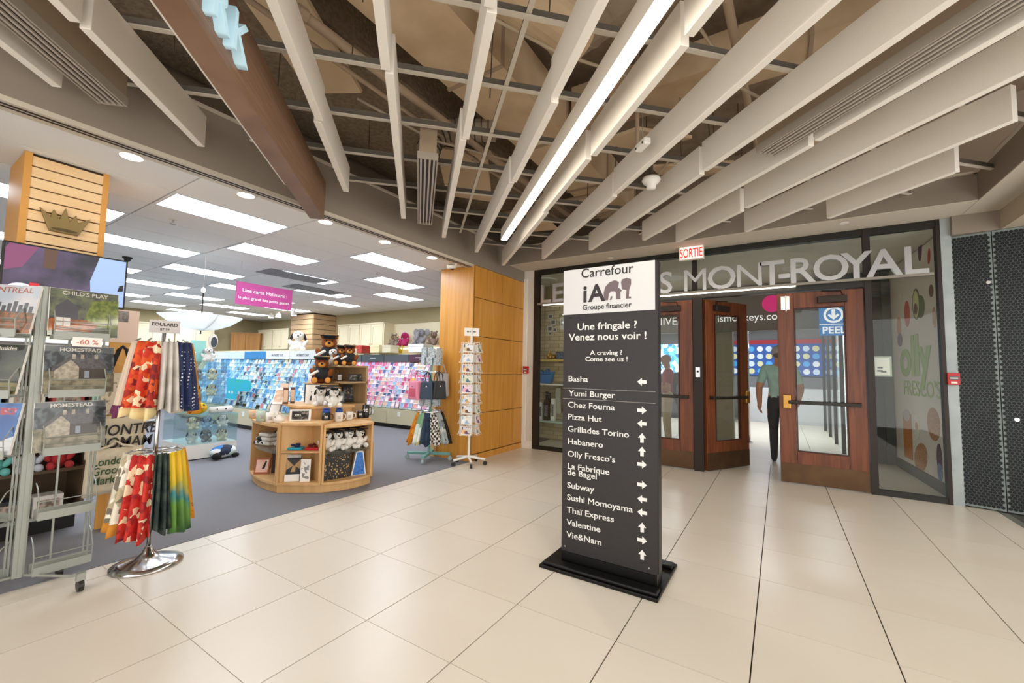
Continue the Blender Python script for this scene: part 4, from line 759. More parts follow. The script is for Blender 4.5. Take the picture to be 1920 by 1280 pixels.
for px_, py_, a, b, lab in ((553, 518, .26, .55, 'between the troffers behind the magenta banner'), (590, 543, .26, .55, 'beyond the magenta banner')):
    p = at(px_, py_, ZC); o = thing('air_grille', 'grey square return air grille in the shop ceiling %s' % lab, 'air grille', (p.x, p.y, ZC-.012)); MB().box(-a, a, -b, b, .006, .011).build('backing', mat('grille_dark', '#6f7478', .6), o)
    for i in range(9): x = -a+.03+i*(2*a-.06)/8; MB().box(x-.008, x+.008, -b, b, 0, .006).build('louvre', mat('grille_grey', '#a3a8ab', .5), o)
um = thing('umbrella', 'white umbrella hung upside down from the shop ceiling', 'umbrella', (-6.96, 2.65, 1.86)); N = 8; UW = sheer('umbrella_white', '#f2f4f2', .6)
cn = MB(); ring = []
for j, (r, z) in enumerate(((.02, 0), (.2, .03), (.38, .1), (.52, .2))):
    ring.append([(r*math.cos(2*PI*k/24)*(1 if k % 3 == 0 else (1 if j < 2 else .95)), r*math.sin(2*PI*k/24)*(1 if k % 3 == 0 else (1 if j < 2 else .95)), z) for k in range(25)])
cn.sheet(ring); cn.build('canopy', UW, um, smooth=True, solid=.004)
for k in range(8): a = 2*PI*k/8; MB().tube([(.02*math.cos(a), .02*math.sin(a), .012), (.2*math.cos(a), .2*math.sin(a), .04), (.38*math.cos(a), .38*math.sin(a), .11), (.51*math.cos(a), .51*math.sin(a), .2)], .003, n=4).build('rib', STEEL, um)
MB().cyl((0, 0, -.05), (0, 0, .55), .009).build('shaft', DARK, um); MB().ell((0, 0, .58), (.03, .03, .045)).build('handle', WHITE, um, smooth=True); MB().cyl((0, 0, .6), (0, 0, ZC-1.86), .002, n=4).build('hanging_cord', WHITE, um)
for (a, r, m_) in ((-2.3, .3, 'x'),): MB().ell((r*math.cos(a), r*math.sin(a), .058), (.1, .06, .006), M=Matrix.Rotation(.5, 3, 'Z')).build('printed_spot', mat('spot_slate', '#4d545d', .8), um)
o = thing('hanging_ornament', 'oval black and white paper ornament hanging under the white umbrella', 'ornament', (-6.8, 2.75, 1.62)); o.scale = (.55, .55, .55); MB().ell((0, 0, .17), (.02, .12, .19)).build('disc', PAPER, o, smooth=True); MB().ell((.008, .012, .15), (.018, .085, .145)).build('spot', mat('spot_slate', '#4d545d'), o, smooth=True); MB().cyl((0, 0, .35), (0, 0, .50), .002, n=4).build('thread', WHITE, o)
# --- acrylic display case with toys: wide lower box, narrower tower behind
gx, gy = -7.2, 2.62
WL = mat('white_laminate', '#e9e4da', .45)
gc = thing('display_case', 'clear acrylic display case on a white plinth full of plush toys', 'display case', (gx, gy, 0))
MB().box(-.75, .1, 0, .66, .02, .22).build('plinth', WL, gc); MB().box(-.71, .06, .04, .62, 0, .02).build('toe_kick', BLACK, gc); zsh = [.22, .42, .64, .88, 1.13]
MB().box(-.36, .09, .01, .65, .412, .42).build('shelf', ACRYL, gc); MB().box(-.36, .1, 0, .66, .632, .64).build('shelf', ACRYL, gc)
for z in zsh[3:]: MB().box(-.74, -.37, .01, .65, z-.008, z).build('shelf', ACRYL, gc)
for a in ((-.36, .1, 0, .006), (-.36, .1, .654, .66), (.094, .1, .006, .654)): MB().box(a[0], a[1], a[2], a[3], .22, .632).build('acrylic_panel', ACRYL, gc)
for a in ((-.75, -.366, 0, .006), (-.75, -.366, .654, .66), (-.75, -.744, .006, .654), (-.372, -.366, .006, .654)): MB().box(a[0], a[1], a[2], a[3], .22, 1.42).build('acrylic_panel', ACRYL, gc)
tcols = [(FABW, FABB, 'white'), (FABG, FABB, 'grey'), (mat('plush_cream', '#e8dcc0', .95), FABN, 'cream'), (mat('plush_bluewhite', '#a8c6e0', .95), mat('plush_blue', '#3a6ea8', .95), 'pale blue')]
shn = ['bottom', 'second', 'third', 'fourth', 'top']
for r, z in enumerate((.221, .421, .881, 1.131)):
    for c in range(3):
        f, e, nm = tcols[(r*2+c) % 4] if r < 3 else tcols[c % 3]
        plush('%s plush puppy on the %s shelf of the acrylic case, %s from the left' % (nm, shn[r], ordw[c]), (gx-(.1 if r < 2 else .55)-.04*(c % 2), gy+.13+.2*c, z), .72, PI/2-.15*c, fur=f, ear=e)
plush('large white plush puppy sitting on top of the acrylic case', (gx-.55, gy+.16, 1.421), 1.05, PI/2, fur=FABW, ear=FABB); plush('white plush puppy with grey ears on top of the acrylic case', (gx-.55, gy+.46, 1.421), .9, PI/2-.3, fur=FABW, ear=FABG)
MB().box(-.02, .02, -.1, .1, 0, .34).build('mint_card', mat('mint_card', '#9fdcd2', .6), None, loc=(gx-.68, gy+.36, 1.421), label='tall mint card standing on top of the acrylic case', cat='card')
o = thing('stuffed_chick', 'round yellow stuffed chick sitting on the lower acrylic case', 'stuffed toy', (gx-.08, gy+.18, .641)); MB().ell((0, 0, .09), (.11, .12, .09), n=14).build('body', YEL, o, smooth=True); MB().ell((.1, 0, .1), (.03, .045, .02)).build('beak', FABT, o, smooth=True)
for y in (-.045, .045): MB().ell((.085, y, .135), (.012, .014, .018), n=6).build('eye', FABB, o)
o = thing('toy_roll', 'white spotted roll cushion beside the yellow chick', 'cushion', (gx-.08, gy+.34, .641)); MB().cyl((0, 0, .05), (0, .3, .05), .05, n=14).build('cushion', FABW, o, smooth=True); MB().ell((.045, .08, .06), (.012, .012, .012), n=6).ell((.045, .2, .06), (.012, .012, .012), n=6).build('spot', FABB, o)
o = thing('patchwork_plush', 'blue and white patchwork plush lying on the case plinth', 'stuffed toy', (gx+.23, gy+.42, .005), .3); MB().ell((0, 0, .1), (.12, .2, .09), n=14).build('body', vor('patchwork', ['#f0f0ee', '#3f7fc4', '#cfe6e0', '#1f2a44'], 9), o, smooth=True); MB().ell((.08, -.16, .06), (.05, .07, .05)).build('head', FABB, o, smooth=True)
for x, y in ((-.06, .12), (.08, .14)): MB().ell((x, y, .03), (.04, .06, .03)).build('foot', FABB, o, smooth=True)
# ================================================================ GRADUATION DISPLAY
# plan: A far-left, B-C angled front bay, D right; solid maple units
A_, B_, C_, D_ = Vector((-5.45, 2.68)), Vector((-4.62, 2.55)), Vector((-4.245, 2.83)), Vector((-4.13, 3.42))
cen = Vector((-5.0, 3.45))
gd = thing('display_gondola', 'curved maple display gondola stacked with graduation gifts', 'display gondola', (0, 0, 0))
def bay(P, Q, bulge, dep, shelves, h, glassmid=False):
    """wooden bay whose front runs P-Q (bulging out), open towards the front"""
    d = (Q-P); L_ = d.length; u = d/L_; n = Vector((u.y, -u.x)); 
    def fr(t, off): return P+u*(L_*t)+n*(off+bulge*4*t*(1-t))
    def board(z0, z1, off, m, nm):
        poly = [tuple(fr(t/8, off)) for t in range(9)] + [tuple(Q-n*dep), tuple(P-n*dep)]
        MB().prism(poly, z0, z1, 'z').build(nm, m, gd)
    board(.0, .09, -.03, MAPLE, 'plinth'); board(.09, .115, .0, MAPLE, 'bottom_shelf'); board(h-.028, h, .01, MAPLE, 'top_board')
    for z in shelves: board(z-.02, z, -.03, ACRYL if glassmid else MAPLE, 'shelf')
    for q, s in ((P, 1), (Q, -1)): MB().prism([tuple(q), tuple(q+u*.022*s), tuple(q+u*.022*s-n*dep), tuple(q-n*dep)], .115, h-.028, 'z').build('side_panel', MAPLE, gd)
    MB().prism([tuple(P-n*(dep-.012)), tuple(Q-n*(dep-.012)), tuple(Q-n*dep), tuple(P-n*dep)], .115, h-.028, 'z').build('back_panel', MAPLE, gd)
    return fr, n, u
frA, nA, uA = bay(A_, B_-Vector((.012, 0)), .05, .42, [.43], .735, True)
frB, nB, uB = bay(B_, C_, .0, .34, [.45], .76)
frC, nC, uC = bay(C_+Vector((.004, .012)), D_, .07, .42, [.43], .735, True)
st_ = MB()
for k in range(12): c = B_+uB*.26-nB*.325; st_.ob((c.x, c.y, .16+.05*k), (.055, .006, .012), Matrix.Rotation(math.atan2(uB.y, uB.x), 3, 'Z'))
st_.build('slot_strip', DARK, gd)
core = [(-5.4, 3.1), (-4.98, 2.97), (-4.66, 2.99), (-4.56, 3.26), (-4.55, 3.42), (-5.4, 3.42)]
MB().prism(core, 0, .91, 'z').build('core', MAPLE, gd)
t2 = [(-5.42, 3.02), (-5.1, 2.9), (-4.8, 2.86), (-4.58, 2.95), (-4.5, 3.2), (-4.48, 3.41), (-5.42, 3.41)]
MB().prism(t2, .885, .912, 'z').build('upper_board', MAPLE, gd)
# rear tower
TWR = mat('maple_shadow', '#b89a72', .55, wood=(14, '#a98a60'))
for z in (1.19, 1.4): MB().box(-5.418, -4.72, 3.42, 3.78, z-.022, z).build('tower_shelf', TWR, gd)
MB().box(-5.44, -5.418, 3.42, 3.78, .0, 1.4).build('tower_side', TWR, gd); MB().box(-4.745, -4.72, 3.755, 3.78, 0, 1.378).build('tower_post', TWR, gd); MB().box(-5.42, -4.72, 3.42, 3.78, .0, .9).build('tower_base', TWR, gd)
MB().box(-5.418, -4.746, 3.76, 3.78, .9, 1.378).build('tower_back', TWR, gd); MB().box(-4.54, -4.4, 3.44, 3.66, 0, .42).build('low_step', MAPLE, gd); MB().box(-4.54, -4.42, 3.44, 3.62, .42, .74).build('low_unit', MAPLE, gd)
# items -----------------------------------------------------------
def frame(px, py, z, label, w, h, m, art, lean=.18, turn=0, cat='picture frame', words=None, wm=None, ys=0, Y=None):
    p = at(px, py, z) if Y is None else atY(px, py, Y); o = thing('picture_frame', label, cat, (p.x, p.y, z+.001), math.atan2(-p.y, -p.x)+PI/2+turn); o.rotation_euler = (-lean, 0, o.rotation_euler[2])
    MB().box(-w/2, w/2, 0, .018, 0, h).build('frame', m, o); MB().box(-w*.4, w*.4, -.002, 0, h*.12, h*.86).build('mount', art, o)
    if words: txt('lettering', words, h*.16, wm or INK, o, (0, -.004, h*.72 if ys == 0 else ys), align='CENTER', bold=.01)
    return o
def portrait(o, w, h):      # figure in a graduation photo
    MB().ell((0, -.003, h*.52), (w*.07, .002, h*.075), n=8).build('face', mat('skin_print', '#c99b7d', .6), o); MB().prism([(-w*.14, h*.6), (w*.14, h*.6), (w*.03, h*.66), (-w*.05, h*.655)], -.005, -.003, 'y').build('cap', INK, o); MB().prism([(-w*.2, h*.18), (w*.22, h*.18), (w*.16, h*.4), (w*.04, h*.45), (-w*.06, h*.45), (-w*.17, h*.38)], -.004, -.002, 'y').build('gown', mat('print_gown', '#3c3e4c', .6), o)
WFR = mat('white_frame', '#f1eee8', .5); ART = mat('art_grey', '#c9c6c1', .6, noise=(20, '#a7a39d', .4, .6)); ARTD = mat('art_dark', '#3a3634', .6, noise=(30, '#8b8479', .5, .6))
o = frame(585, 757, .912, 'white graduation photo frame on the upper gondola board', .16, .24, WFR, PAPER); portrait(o, .16, .24)
o = frame(653, 752, .912, 'black graduation photo frame at the right of the upper board', .155, .22, INK, ARTD, turn=.1); portrait(o, .155, .22)
o = frame(622, 745, .912, 'pennant picture frame behind the plush pair on the upper board', .19, .2, WFR, ARTD, Y=3.18); MB().prism([(-.07, .16), (-.07, .06), (.08, .11)], -.006, -.002, 'y').build('pennant', INK, o); txt('lettering', '2025', .035, PAPER, o, (-.06, -.007, .1), bold=.02)
o = frame(562, 789, .76, 'white pennant picture frame on the front bay top', .22, .13, WFR, ARTD, turn=-.2); MB().prism([(-.075, .105), (-.075, .025), (.075, .065)], -.006, -.002, 'y').build('pennant', INK, o); txt('lettering', '2025', .035, PAPER, o, (-.06, -.007, .052), bold=.02)
frame(535, 757, .912, 'brown boxed gift standing on the upper board', .06, .2, mat('brown_box', '#6b4632', .6), mat('peach_label', '#e7c6ad', .6), lean=0, cat='gift box'); frame(548, 756, .912, 'narrow brown boxed gift on the upper board', .05, .2, mat('brown_box', '#6b4632'), mat('peach_label', '#e7c6ad'), lean=0, cat='gift box')
frame(519, 757, .912, 'pale tilted gift card box at the left of the upper board', .12, .22, PAPER, mat('peach_print', '#e9cdb3', .6, noise=(20, '#d3ab88', .4, .6)), lean=.5, turn=-.4, cat='gift box')
frame(528, 735, .912, 'peach tilted card box behind the pale one on the upper board', .1, .26, mat('peach_label', '#e7c6ad'), mat('peach_print', '#e9cdb3'), lean=.45, turn=-.3, cat='gift box', Y=3.04)
frame(596, 728, .912, 'white rounded card behind the graduation photo', .13, .23, PAPER, PAPER, cat='card', Y=3.13)
for px_, lab, a in ((662, 'dark picture frame on the rear tower shelf', ARTD), (680, 'dark picture frame at the right of the rear tower shelf', ARTD), (637, 'small dark card on the rear tower shelf', ART)):
    frame(px_, 704, 1.19, lab, .12 if px_ > 640 else .06, .1, INK, a, Y=atX(px_, 704, -4.8).y if px_ > 640 else 3.5)
frame(681, 736, .98, 'grey framed print low on the rear tower', .13, .14, mat('slate_frame', '#6d7884', .5), ART).location = (-4.93, 3.5, .913)
def mug(px, py, z, label, body, h=.095, r=.042, lid=None, words=None, wm=INK, turn=.8):
    p = at(px, py, z); o = thing('mug', label, 'mug', (p.x, p.y, z+.001), math.atan2(-p.y, -p.x)+PI/2)
    MB().lathe([(r*.9, 0), (r, .01), (r, h), (r-.005, h), (r-.005, .012), (.001, .01)], n=18).build('cup', body, o, smooth=True); MB().tube([(r-.002, 0, h*.8), (r+.022, 0, h*.78), (r+.03, 0, h*.5), (r+.02, 0, h*.24), (r-.002, 0, h*.2)], .006, n=6).build('handle', body, o, smooth=True)
    if lid: c = MB().lathe([(r*.9, h), (r*.8, h+.03), (r*.3, h+.045), (.0, h+.046)], n=14).build('cap_topper', lid, o, smooth=True); MB().box(-.04, .04, -.04, .04, h+.045, h+.05).build('cap_board', lid, c)
    if words: txt('lettering', words, h*.36, wm, o, (0, -r-.001, h*.45), align='CENTER', ext=.002, bold=.02)
    else: MB().box(-r*.4, r*.4, -r-.001, -r*.85, h*.3, h*.65).build('print', ART if body is not INK else PAPER, o)
    return o
CAPB = mat('cap_blue', '#2450a8', .6); MUGW = mat('mug_cream', '#efe7dc', .3); MUGK = mat('mug_black', '#23201f', .3); MUGG = mat('mug_sage', '#b7c7b2', .4)
mug(611, 791, .735, 'black mug with a blue graduation cap on the right bay top', MUGK, .11, .047, CAPB, '20', PAPER); mug(635, 790, .735, 'cream mug with a blue graduation cap on the right bay top', MUGW, .11, .045, CAPB); mug(655, 787, .735, 'cream mug with small black print on the right bay top', MUGW, .1); mug(674, 784, .735, 'pale mug at the right end of the bay top', MUGW, .095)
mug(683, 770, .735, 'black mug with white numerals on the low right unit', MUGK, .09, words='20', wm=PAPER).location = (-4.48, 3.50, .742); mug(685, 760, .83, 'tall black mug at the back of the low right unit', MUGK, .16, words='20', wm=PAPER).location = (-4.48, 3.58, .742)
rs = thing('display_riser', 'black and cream display riser on the upper gondola board', 'riser', (-5.12, 3.315, .913)); MB().box(-.16, .3, -.09, .09, 0, .24).build('box', mat('riser_dark', '#3a3430', .5, noise=(25, '#4d453e', .4, .6)), rs); MB().box(-.165, .305, -.095, .095, .24, .25).build('top', MAPLE, rs)
o = mug(558, 711, .735, 'big cream mug on the riser beside the lowest bear', MUGW, .12, .065); o.location = (-5.23, 3.315, 1.164)
mug(489, 790, .735, 'sage green cup on the left bay top', MUGG, .12, .05); mug(506, 792, .735, 'cream patterned cup on the left bay top', MUGW, .11, .045); mug(474, 784, .735, 'peach cup behind the sage green one', mat('mug_peach', '#e3bb95', .4), .1, .045)
p = at(523, 794, .735); o = thing('round_vase', 'small round cream vase on the left bay top', 'vase', (p.x, p.y, .736)); MB().lathe([(.03, 0), (.055, .03), (.055, .055), (.02, .085), (.016, .12), (.022, .125)], n=16).build('body', MUGW, o, smooth=True); MB().lathe([(.0165, .1), (.019, .105), (.0165, .11)], n=16).build('neck_band', MAPLE, o)
frame(511, 775, .735, 'slate coloured gift box tilted behind the cups', .14, .2, mat('slate_box', '#8a8c93', .6), PAPER, lean=.4, turn=-.5, cat='gift box', Y=2.82)
pl(601, 760, .912, 'white plush puppy with graduation cap, left of the pair on the upper board', .85, cap=FABB, belly=FABW); pl(625, 758, .912, 'white plush puppy with graduation cap, right of the pair on the upper board', .85, turn=.25, cap=FABB).location = (atY(625, 758, 3.07).x, 3.07, .913)
for i, t in enumerate((.17, .38, .6, .82)):
    q_ = C_+(D_-C_)*t-nC*.13; plush('white plush puppy with black cap on the glass shelf, %s from the left' % ordw[i], (q_.x, q_.y, .431), .85, math.atan2(-q_.y, -q_.x)+PI/2+.15*i, cap=FABB, group='capped plush puppies on the glass shelf')
# bears
pl(602, 715, .735, 'brown graduation bear with diploma seated lowest on the gondola', 1.3, fur=FABN, ear=FABN, belly=FABT, kind='bear', cap=FABB, gown=GB, scroll=True, pads=FABT).location = (-5.06, 3.315, 1.164)
o = pl(626, 683, 1.4, 'large brown graduation bear on the rear tower', 1.55, fur=FABN, ear=FABN, belly=FABT, kind='bear', cap=FABB, gown=GB, scroll=True, pads=FABT); o.location = (-5.27, 3.55, 1.401)
for px_, lab, x, s in ((666, 'small brown graduation bear on the rear tower', -4.97, 1.0), (687, 'brown graduation bear at the right end of the rear tower', -4.8, 1.0)): o = pl(px_, 681, 1.4, lab, s, fur=FABN, ear=FABN, belly=FABT, kind='bear', cap=FABB, gown=GB, scroll=True, pads=FABT); o.location = (x, 3.54, 1.401)
o = pl(652, 680, 1.4, 'small white plush puppy between the bears on the rear tower', .85); o.location = (-5.1, 3.5, 1.401)
o = pl(636, 703, 1.19, 'tiny graduate figure on the rear tower shelf', .4, fur=FABT, ear=FABT, kind='bear', cap=mat('navy', '#1d2c50', .8)); o.location = (-5.3, 3.52, 1.191)
pl(642, 703, 1.19, 'small navy and white plush ornament on the tower shelf', .42, fur=mat('navy', '#1d2c50'), ear=FABW).location = (-5.2, 3.52, 1.191)
# lower shelves
p = at(497, 833, .43); o = thing('folded_blanket', 'folded black and white cloth on the left glass shelf', 'folded cloth', (p.x+.03, p.y+.02, .431), .2)
for k in range(3): MB().ob((0, .02*k, .03+.045*k), (.26-.03*k, .2, .042)).build('fold', vor('bw_cloth', ['#efece6', '#efece6', '#2a2726', '#d9d4cb'], 16), o, bevel=.015)
p = at(521, 834, .43); plush('white and black plush lying beside the folded cloth', (p.x, p.y+.04, .431), .8, 0, fur=FABW, ear=FABB)
def trinket(t, c, lab):
    p = B_+uB*t-nB*.13; o = thing('trinket_dish', lab, 'trinket dish', (p.x, p.y, .451), math.atan2(uB.y, uB.x)); MB().box(-.075, .075, -.055, .055, 0, .028).build('tray', mat('tray_'+c, c, .5), o, bevel=.01)
    for k in range(7): MB().ell((rnd.uniform(-.045, .045), rnd.uniform(-.03, .03), .035+rnd.uniform(0, .02)), (.018, .018, .014), n=6).build('trinket', mat('tr_dark_'+c, '#20305e' if c < '#5' else '#5a1418', .5), o)
trinket(.14, '#22a3c4', 'turquoise tray of blue trinkets on the front bay shelf'); trinket(.33, '#c4202a', 'red tray of dark red trinkets on the front bay shelf')
o = frame(489, 889, .115, 'peach gift box with black print on the left bottom shelf', .16, .19, mat('terracotta', '#a8623f', .6), mat('peach_art', '#f0b8a0', .6, noise=(9, '#f3d6cc', .4, .6)), lean=.3, turn=-.35, cat='gift box'); MB().prism([(.0, .06), (.03, .06), (.045, .15), (.03, .15)], -.004, -.002, 'y').build('print', INK, o)
frame(514, 886, .115, 'dark book standing behind the peach gift box', .06, .26, mat('dark_brown_book', '#3a2218', .6), mat('dark_brown_book', '#3a2218'), lean=.05, cat='book')
o = frame(549, 902, .115, 'striped black and kraft gift set on the front bottom shelf', .15, .27, INK, mat('stripe_art', '#2c2c2e', .6, noise=(3, '#3c3c40', .4, .6)), lean=.1, turn=-.2, cat='gift set')
MB().prism([(-.075, .24), (-.005, .17), (-.075, .12)], -.006, -.002, 'y').build('kraft_wing', mat('kraft', '#b9966a', .7), o); MB().prism([(.075, .24), (.005, .17), (.075, .12)], -.006, -.002, 'y').build('kraft_wing', mat('kraft', '#b9966a'), o); MB().prism([(-.01, .165), (.02, .165), (.015, .1), (-.03, .1)], -.007, -.002, 'y').build('kraft_tie', mat('kraft', '#b9966a'), o); MB().box(-.085, .065, -.014, -.008, .0, .075).build('white_card', PAPER, o); MB().box(-.07, .07, -.01, -.003, .252, .285).build('header_card', ART, o)
frame(571, 903, .115, 'white floral patterned gift box on the front bottom shelf', .1, .24, PAPER, vor('floral_grey', ['#f3f0ea', '#f3f0ea', '#f3f0ea', '#8f908d'], 45), lean=.1, turn=-.2, cat='gift box')
p = at(627, 893, .115); o = thing('gift_box', 'large black gift box with gold speckles on the right bottom shelf', 'gift box', ((C_+(D_-C_)*.34-nC*.17).x, (C_+(D_-C_)*.34-nC*.17).y, .116), math.atan2(uC.y, uC.x))
BX = mat('gold_speckle', '#1d1a18', .4, noise=(55, '#d9b26a', .6, .64)); MB().box(-.15, .15, -.12, .12, 0, .24).build('box', BX, o); MB().box(-.155, .155, -.125, .125, .24, .275).build('lid', BX, o)
p = at(669, 884, .115); o = thing('gift_bag', 'tall blue gift bag with white edges on the right bottom shelf', 'gift bag', ((C_+(D_-C_)*.79-nC*.09).x, (C_+(D_-C_)*.79-nC*.09).y, .116), math.atan2(uC.y, uC.x)-.2)
MB().prism([(-.085, 0), (.085, 0), (.045, .27), (-.035, .27)], -.03, .03, 'y').build('bag', PAPER, o); MB().prism([(-.072, .005), (.072, .005), (.036, .262), (-.026, .262)], -.0325, -.03, 'y').build('print', mat('grid_blue', '#2a63b5', .5, noise=(30, '#3f7fd0', .4, .6)), o); MB().tube([(-.02, -.028, .265), (0, -.028, .285), (.03, -.028, .265)], .003, n=4).build('handle', PAPER, o)
MB().ell((0, 0, .03), (.03, .03, .03)).build('red_ornament', RED, None, loc=(-4.43, 3.6, .421), label='small red ornament on the low step of the gondola', cat='ornament', smooth=True)
# ================================================================ POSTCARD SPINNER (white)
p = Vector((-3.83, 4.90, 0)); sp = thing('postcard_spinner', 'white wire postcard spinner on casters by the orange column', 'postcard rack', p, .3)
MB().cyl((0, 0, .09), (0, 0, 1.98), .018, n=12).build('pole', WHITE, sp)
for k in range(5):
    a = 2*PI*k/5+.2; e = (.24*math.cos(a), .24*math.sin(a)); lg = MB().tube([(0, 0, .12), (e[0], e[1], .085)], .017, n=8).build('leg', WHITE, sp)
    MB().cyl((e[0]-.012*math.sin(a), e[1]+.012*math.cos(a), .032), (e[0]+.012*math.sin(a), e[1]-.012*math.cos(a), .032), .031, n=12).build('caster', BLACK, lg); MB().cyl((e[0], e[1], .06), (e[0], e[1], .085), .008).build('stem', STEEL, lg)
rows = 9
for k in range(4):
    a = PI/2*k; u = Vector((-math.sin(a), math.cos(a), 0)); n = Vector((math.cos(a), math.sin(a), 0))
    fw = MB()
    for sx in (-.085, -.0, .085): fw.tube([n*.12+u*sx+Vector((0, 0, .42)), n*.12+u*sx+Vector((0, 0, 1.78))], .003, n=4)
    for r in range(rows):
        z = .44+r*.148
        fw.tube([n*.12-u*.085+Vector((0, 0, z+.06)), n*.155-u*.085+Vector((0, 0, z)), n*.155+u*.085+Vector((0, 0, z)), n*.12+u*.085+Vector((0, 0, z+.06))], .003, n=4)
    fw.build('wire_frame', WHITE, sp)
    MB().tube([(0, 0, 1.75), n*.12+Vector((0, 0, 1.78))], .004, n=4).build('spoke', WHITE, sp); MB().tube([(0, 0, .46), n*.12+Vector((0, 0, .44))], .004, n=4).build('spoke', WHITE, sp)
MB().box(-.11, .11, -.006, .0, 1.87, 1.99).build('sign_card', PAPER, sp, rot=(0, 0, math.radians(28))); [MB().box(a_, b_, -.0075, -.006, 1.925, 1.945).build('faint_lettering', mat('faint_ink', '#77757a', .6), sp, rot=(0, 0, math.radians(28))) for a_, b_ in ((-.075, -.04), (-.03, .005), (.015, .06))]
pcs = [['#5f7fb0', '#c9d8e8', '#d9a35b', '#e8e3da'], ['#b3487f', '#e7b9cf', '#5a3f6b', '#e8d6df'], ['#86a86b', '#cfd9b9', '#4f6f86', '#e3ddc9'], ['#c4682f', '#e9c08a', '#5d4a6e', '#d8d2cc'], ['#cfe0ec', '#f2f2ef', '#9fb6c9', '#e9e4dc'], ['#a1583c', '#d9c9a5', '#6b4f3c', '#dfe5ea']]
n_ = 0
for k in range(4):
    a = PI/2*k+.3
    for r in range(rows):
        z = .447+r*.148; c = p+Vector((.135*math.cos(a), .135*math.sin(a), z)); o = thing('postcard', '%s postcard pocket, row %s up, on side %s of the white spinner' % (['coastal', 'magenta', 'green', 'sunset', 'pale', 'brown'][(r+k) % 6], ordw[r], ordw[k]), 'postcard', c, a+PI/2, 'postcards in the white spinner'); o.rotation_euler[0] = -.1
        MB().box(-.078, .078, 0, .004, 0, .118).build('card', PAPER, o); MB().box(-.07, .07, -.001, 0, .012, .108).build('picture', vor('postcard_%d' % ((r+k) % 6), pcs[(r+k) % 6], 26), o)
# ================================================================ TEAL STAND WITH BAGS AND SCARVES
q = Vector((-4.52, 4.80, 0)); TEAL = mat('teal_paint', '#6fa8a0', .5)
ts = thing('accessory_stand', 'teal four-footed accessory stand hung with bags and scarves', 'stand', q, .5)
MB().cyl((0, 0, .1), (0, 0, 1.72), .02, n=12).build('pole', TEAL, ts)
for k in range(4):
    a = PI/2*k; e = Vector((.33*math.cos(a), .33*math.sin(a), 0)); lg = MB().ob((e.x/2, e.y/2, .1), (.33, .05, .035), Matrix.Rotation(a, 3, 'Z')).build('leg', TEAL, ts); MB().cyl((e.x-.015*math.sin(a), e.y+.015*math.cos(a), .035), (e.x+.015*math.sin(a), e.y-.015*math.cos(a), .035), .034, n=12).build('caster', mat('caster_grey', '#9fb2b0', .5), lg); MB().cyl((e.x, e.y, .06), (e.x, e.y, .09), .01).build('stem', STEEL, lg)
for z, r in ((1.33, .2), (.73, .22)):
    rg = MB(); rg.tube([(r*math.cos(2*PI*k/20), r*math.sin(2*PI*k/20), z) for k in range(20)], .006, n=5, closed=True)
    for k in range(6): a = 2*PI*k/6; rg.tube([(0, 0, z), (r*math.cos(a), r*math.sin(a), z)], .004, n=4)
    rg.build('hanging_ring', CHROME, ts)
for zz, cnt_ in ((1.42, 2), (.8, 2)):
    for k in range(cnt_*4):
        a = 2*PI*k/8; MB().ob((.15*math.cos(a), .15*math.sin(a), zz+.07+.0*(k % 2)), (.01, .09, .12), Matrix.Rotation(a, 3, 'Z')).build('carded_jewelry', mat('jewel_card', '#c3cfd6', .5, noise=(60, '#7f8a90', .5, .6)), ts)
for k in range(8): a = 2*PI*k/8+.2; MB().ob((.15*math.cos(a), .15*math.sin(a), 1.62), (.01, .09, .15), Matrix.Rotation(a, 3, 'Z')).build('carded_jewelry', mat('jewel_card', '#c3cfd6'), ts)
def drape(label, base, top_r, bot_r, a0, a1, z0, z1, m, folds=3, nm='scarf', cat='scarf', group=None, fringe=None, band=None, amp=.018):
    """cloth hung from a ring: sector a0..a1, flaring from top_r to bot_r with folds"""
    o = thing(nm, label, cat, (base.x, base.y, z0), 0, group); nu, nv = 25, 9; rows_ = []; ph = rnd.uniform(0, 6)
    for j in range(nv):
        t = j/(nv-1); r = top_r+(bot_r-top_r)*t**.8; row = []
        for i in range(nu):
            s = i/(nu-1); a = a0+(a1-a0)*s; rr = r+amp*(.35+t)*math.sin(s*folds*2*PI+t+ph); zz = (z1-z0)*(1-t)+(.02*math.sin(s*7) if j == nv-1 else 0)
            row.append((rr*math.cos(a), rr*math.sin(a), zz))
        rows_.append(row)
    MB().sheet(rows_).build('cloth', m, o, smooth=True, solid=.006)
    if band: MB().sheet([[(x*1.02, y*1.02, z) for x, y, z in rows_[-2]], [(x*1.02, y*1.02, z-.004) for x, y, z in rows_[-1]]]).build('hem_band', band, o, smooth=True, solid=.004)
    MB().tube([(rows_[0][12][0]*.8, rows_[0][12][1]*.8, z1-z0+.02), tuple(rows_[0][12])], .006, n=5).build('clip', STEEL, o)
    return o
cam_a = math.atan2(-q.y, -q.x)
cl = [('orange gauze scarf on the teal stand', mat('scarf_orange', '#e39a22', .9, noise=(14, '#c96f14', .4, .6))), ('green and white scarf on the teal stand', vor('scarf_green', ['#d7e6dc', '#7fae87', '#d9cf8a', '#e9efe8'], 9)), ('dark blue scarf on the teal stand', mat('scarf_navy', '#33465e', .9, noise=(12, '#232f44', .4, .6))), ('black and white checked scarf on the teal stand', None), ('grey floral scarf on the teal stand', vor('scarf_grey', ['#a9b4b6', '#d0d4d2', '#7f8c90', '#5f6a5d'], 12)), ('black speckled scarf on the teal stand', mat('scarf_black', '#1d1a18', .9, noise=(60, '#b59a72', .62, .68)))]
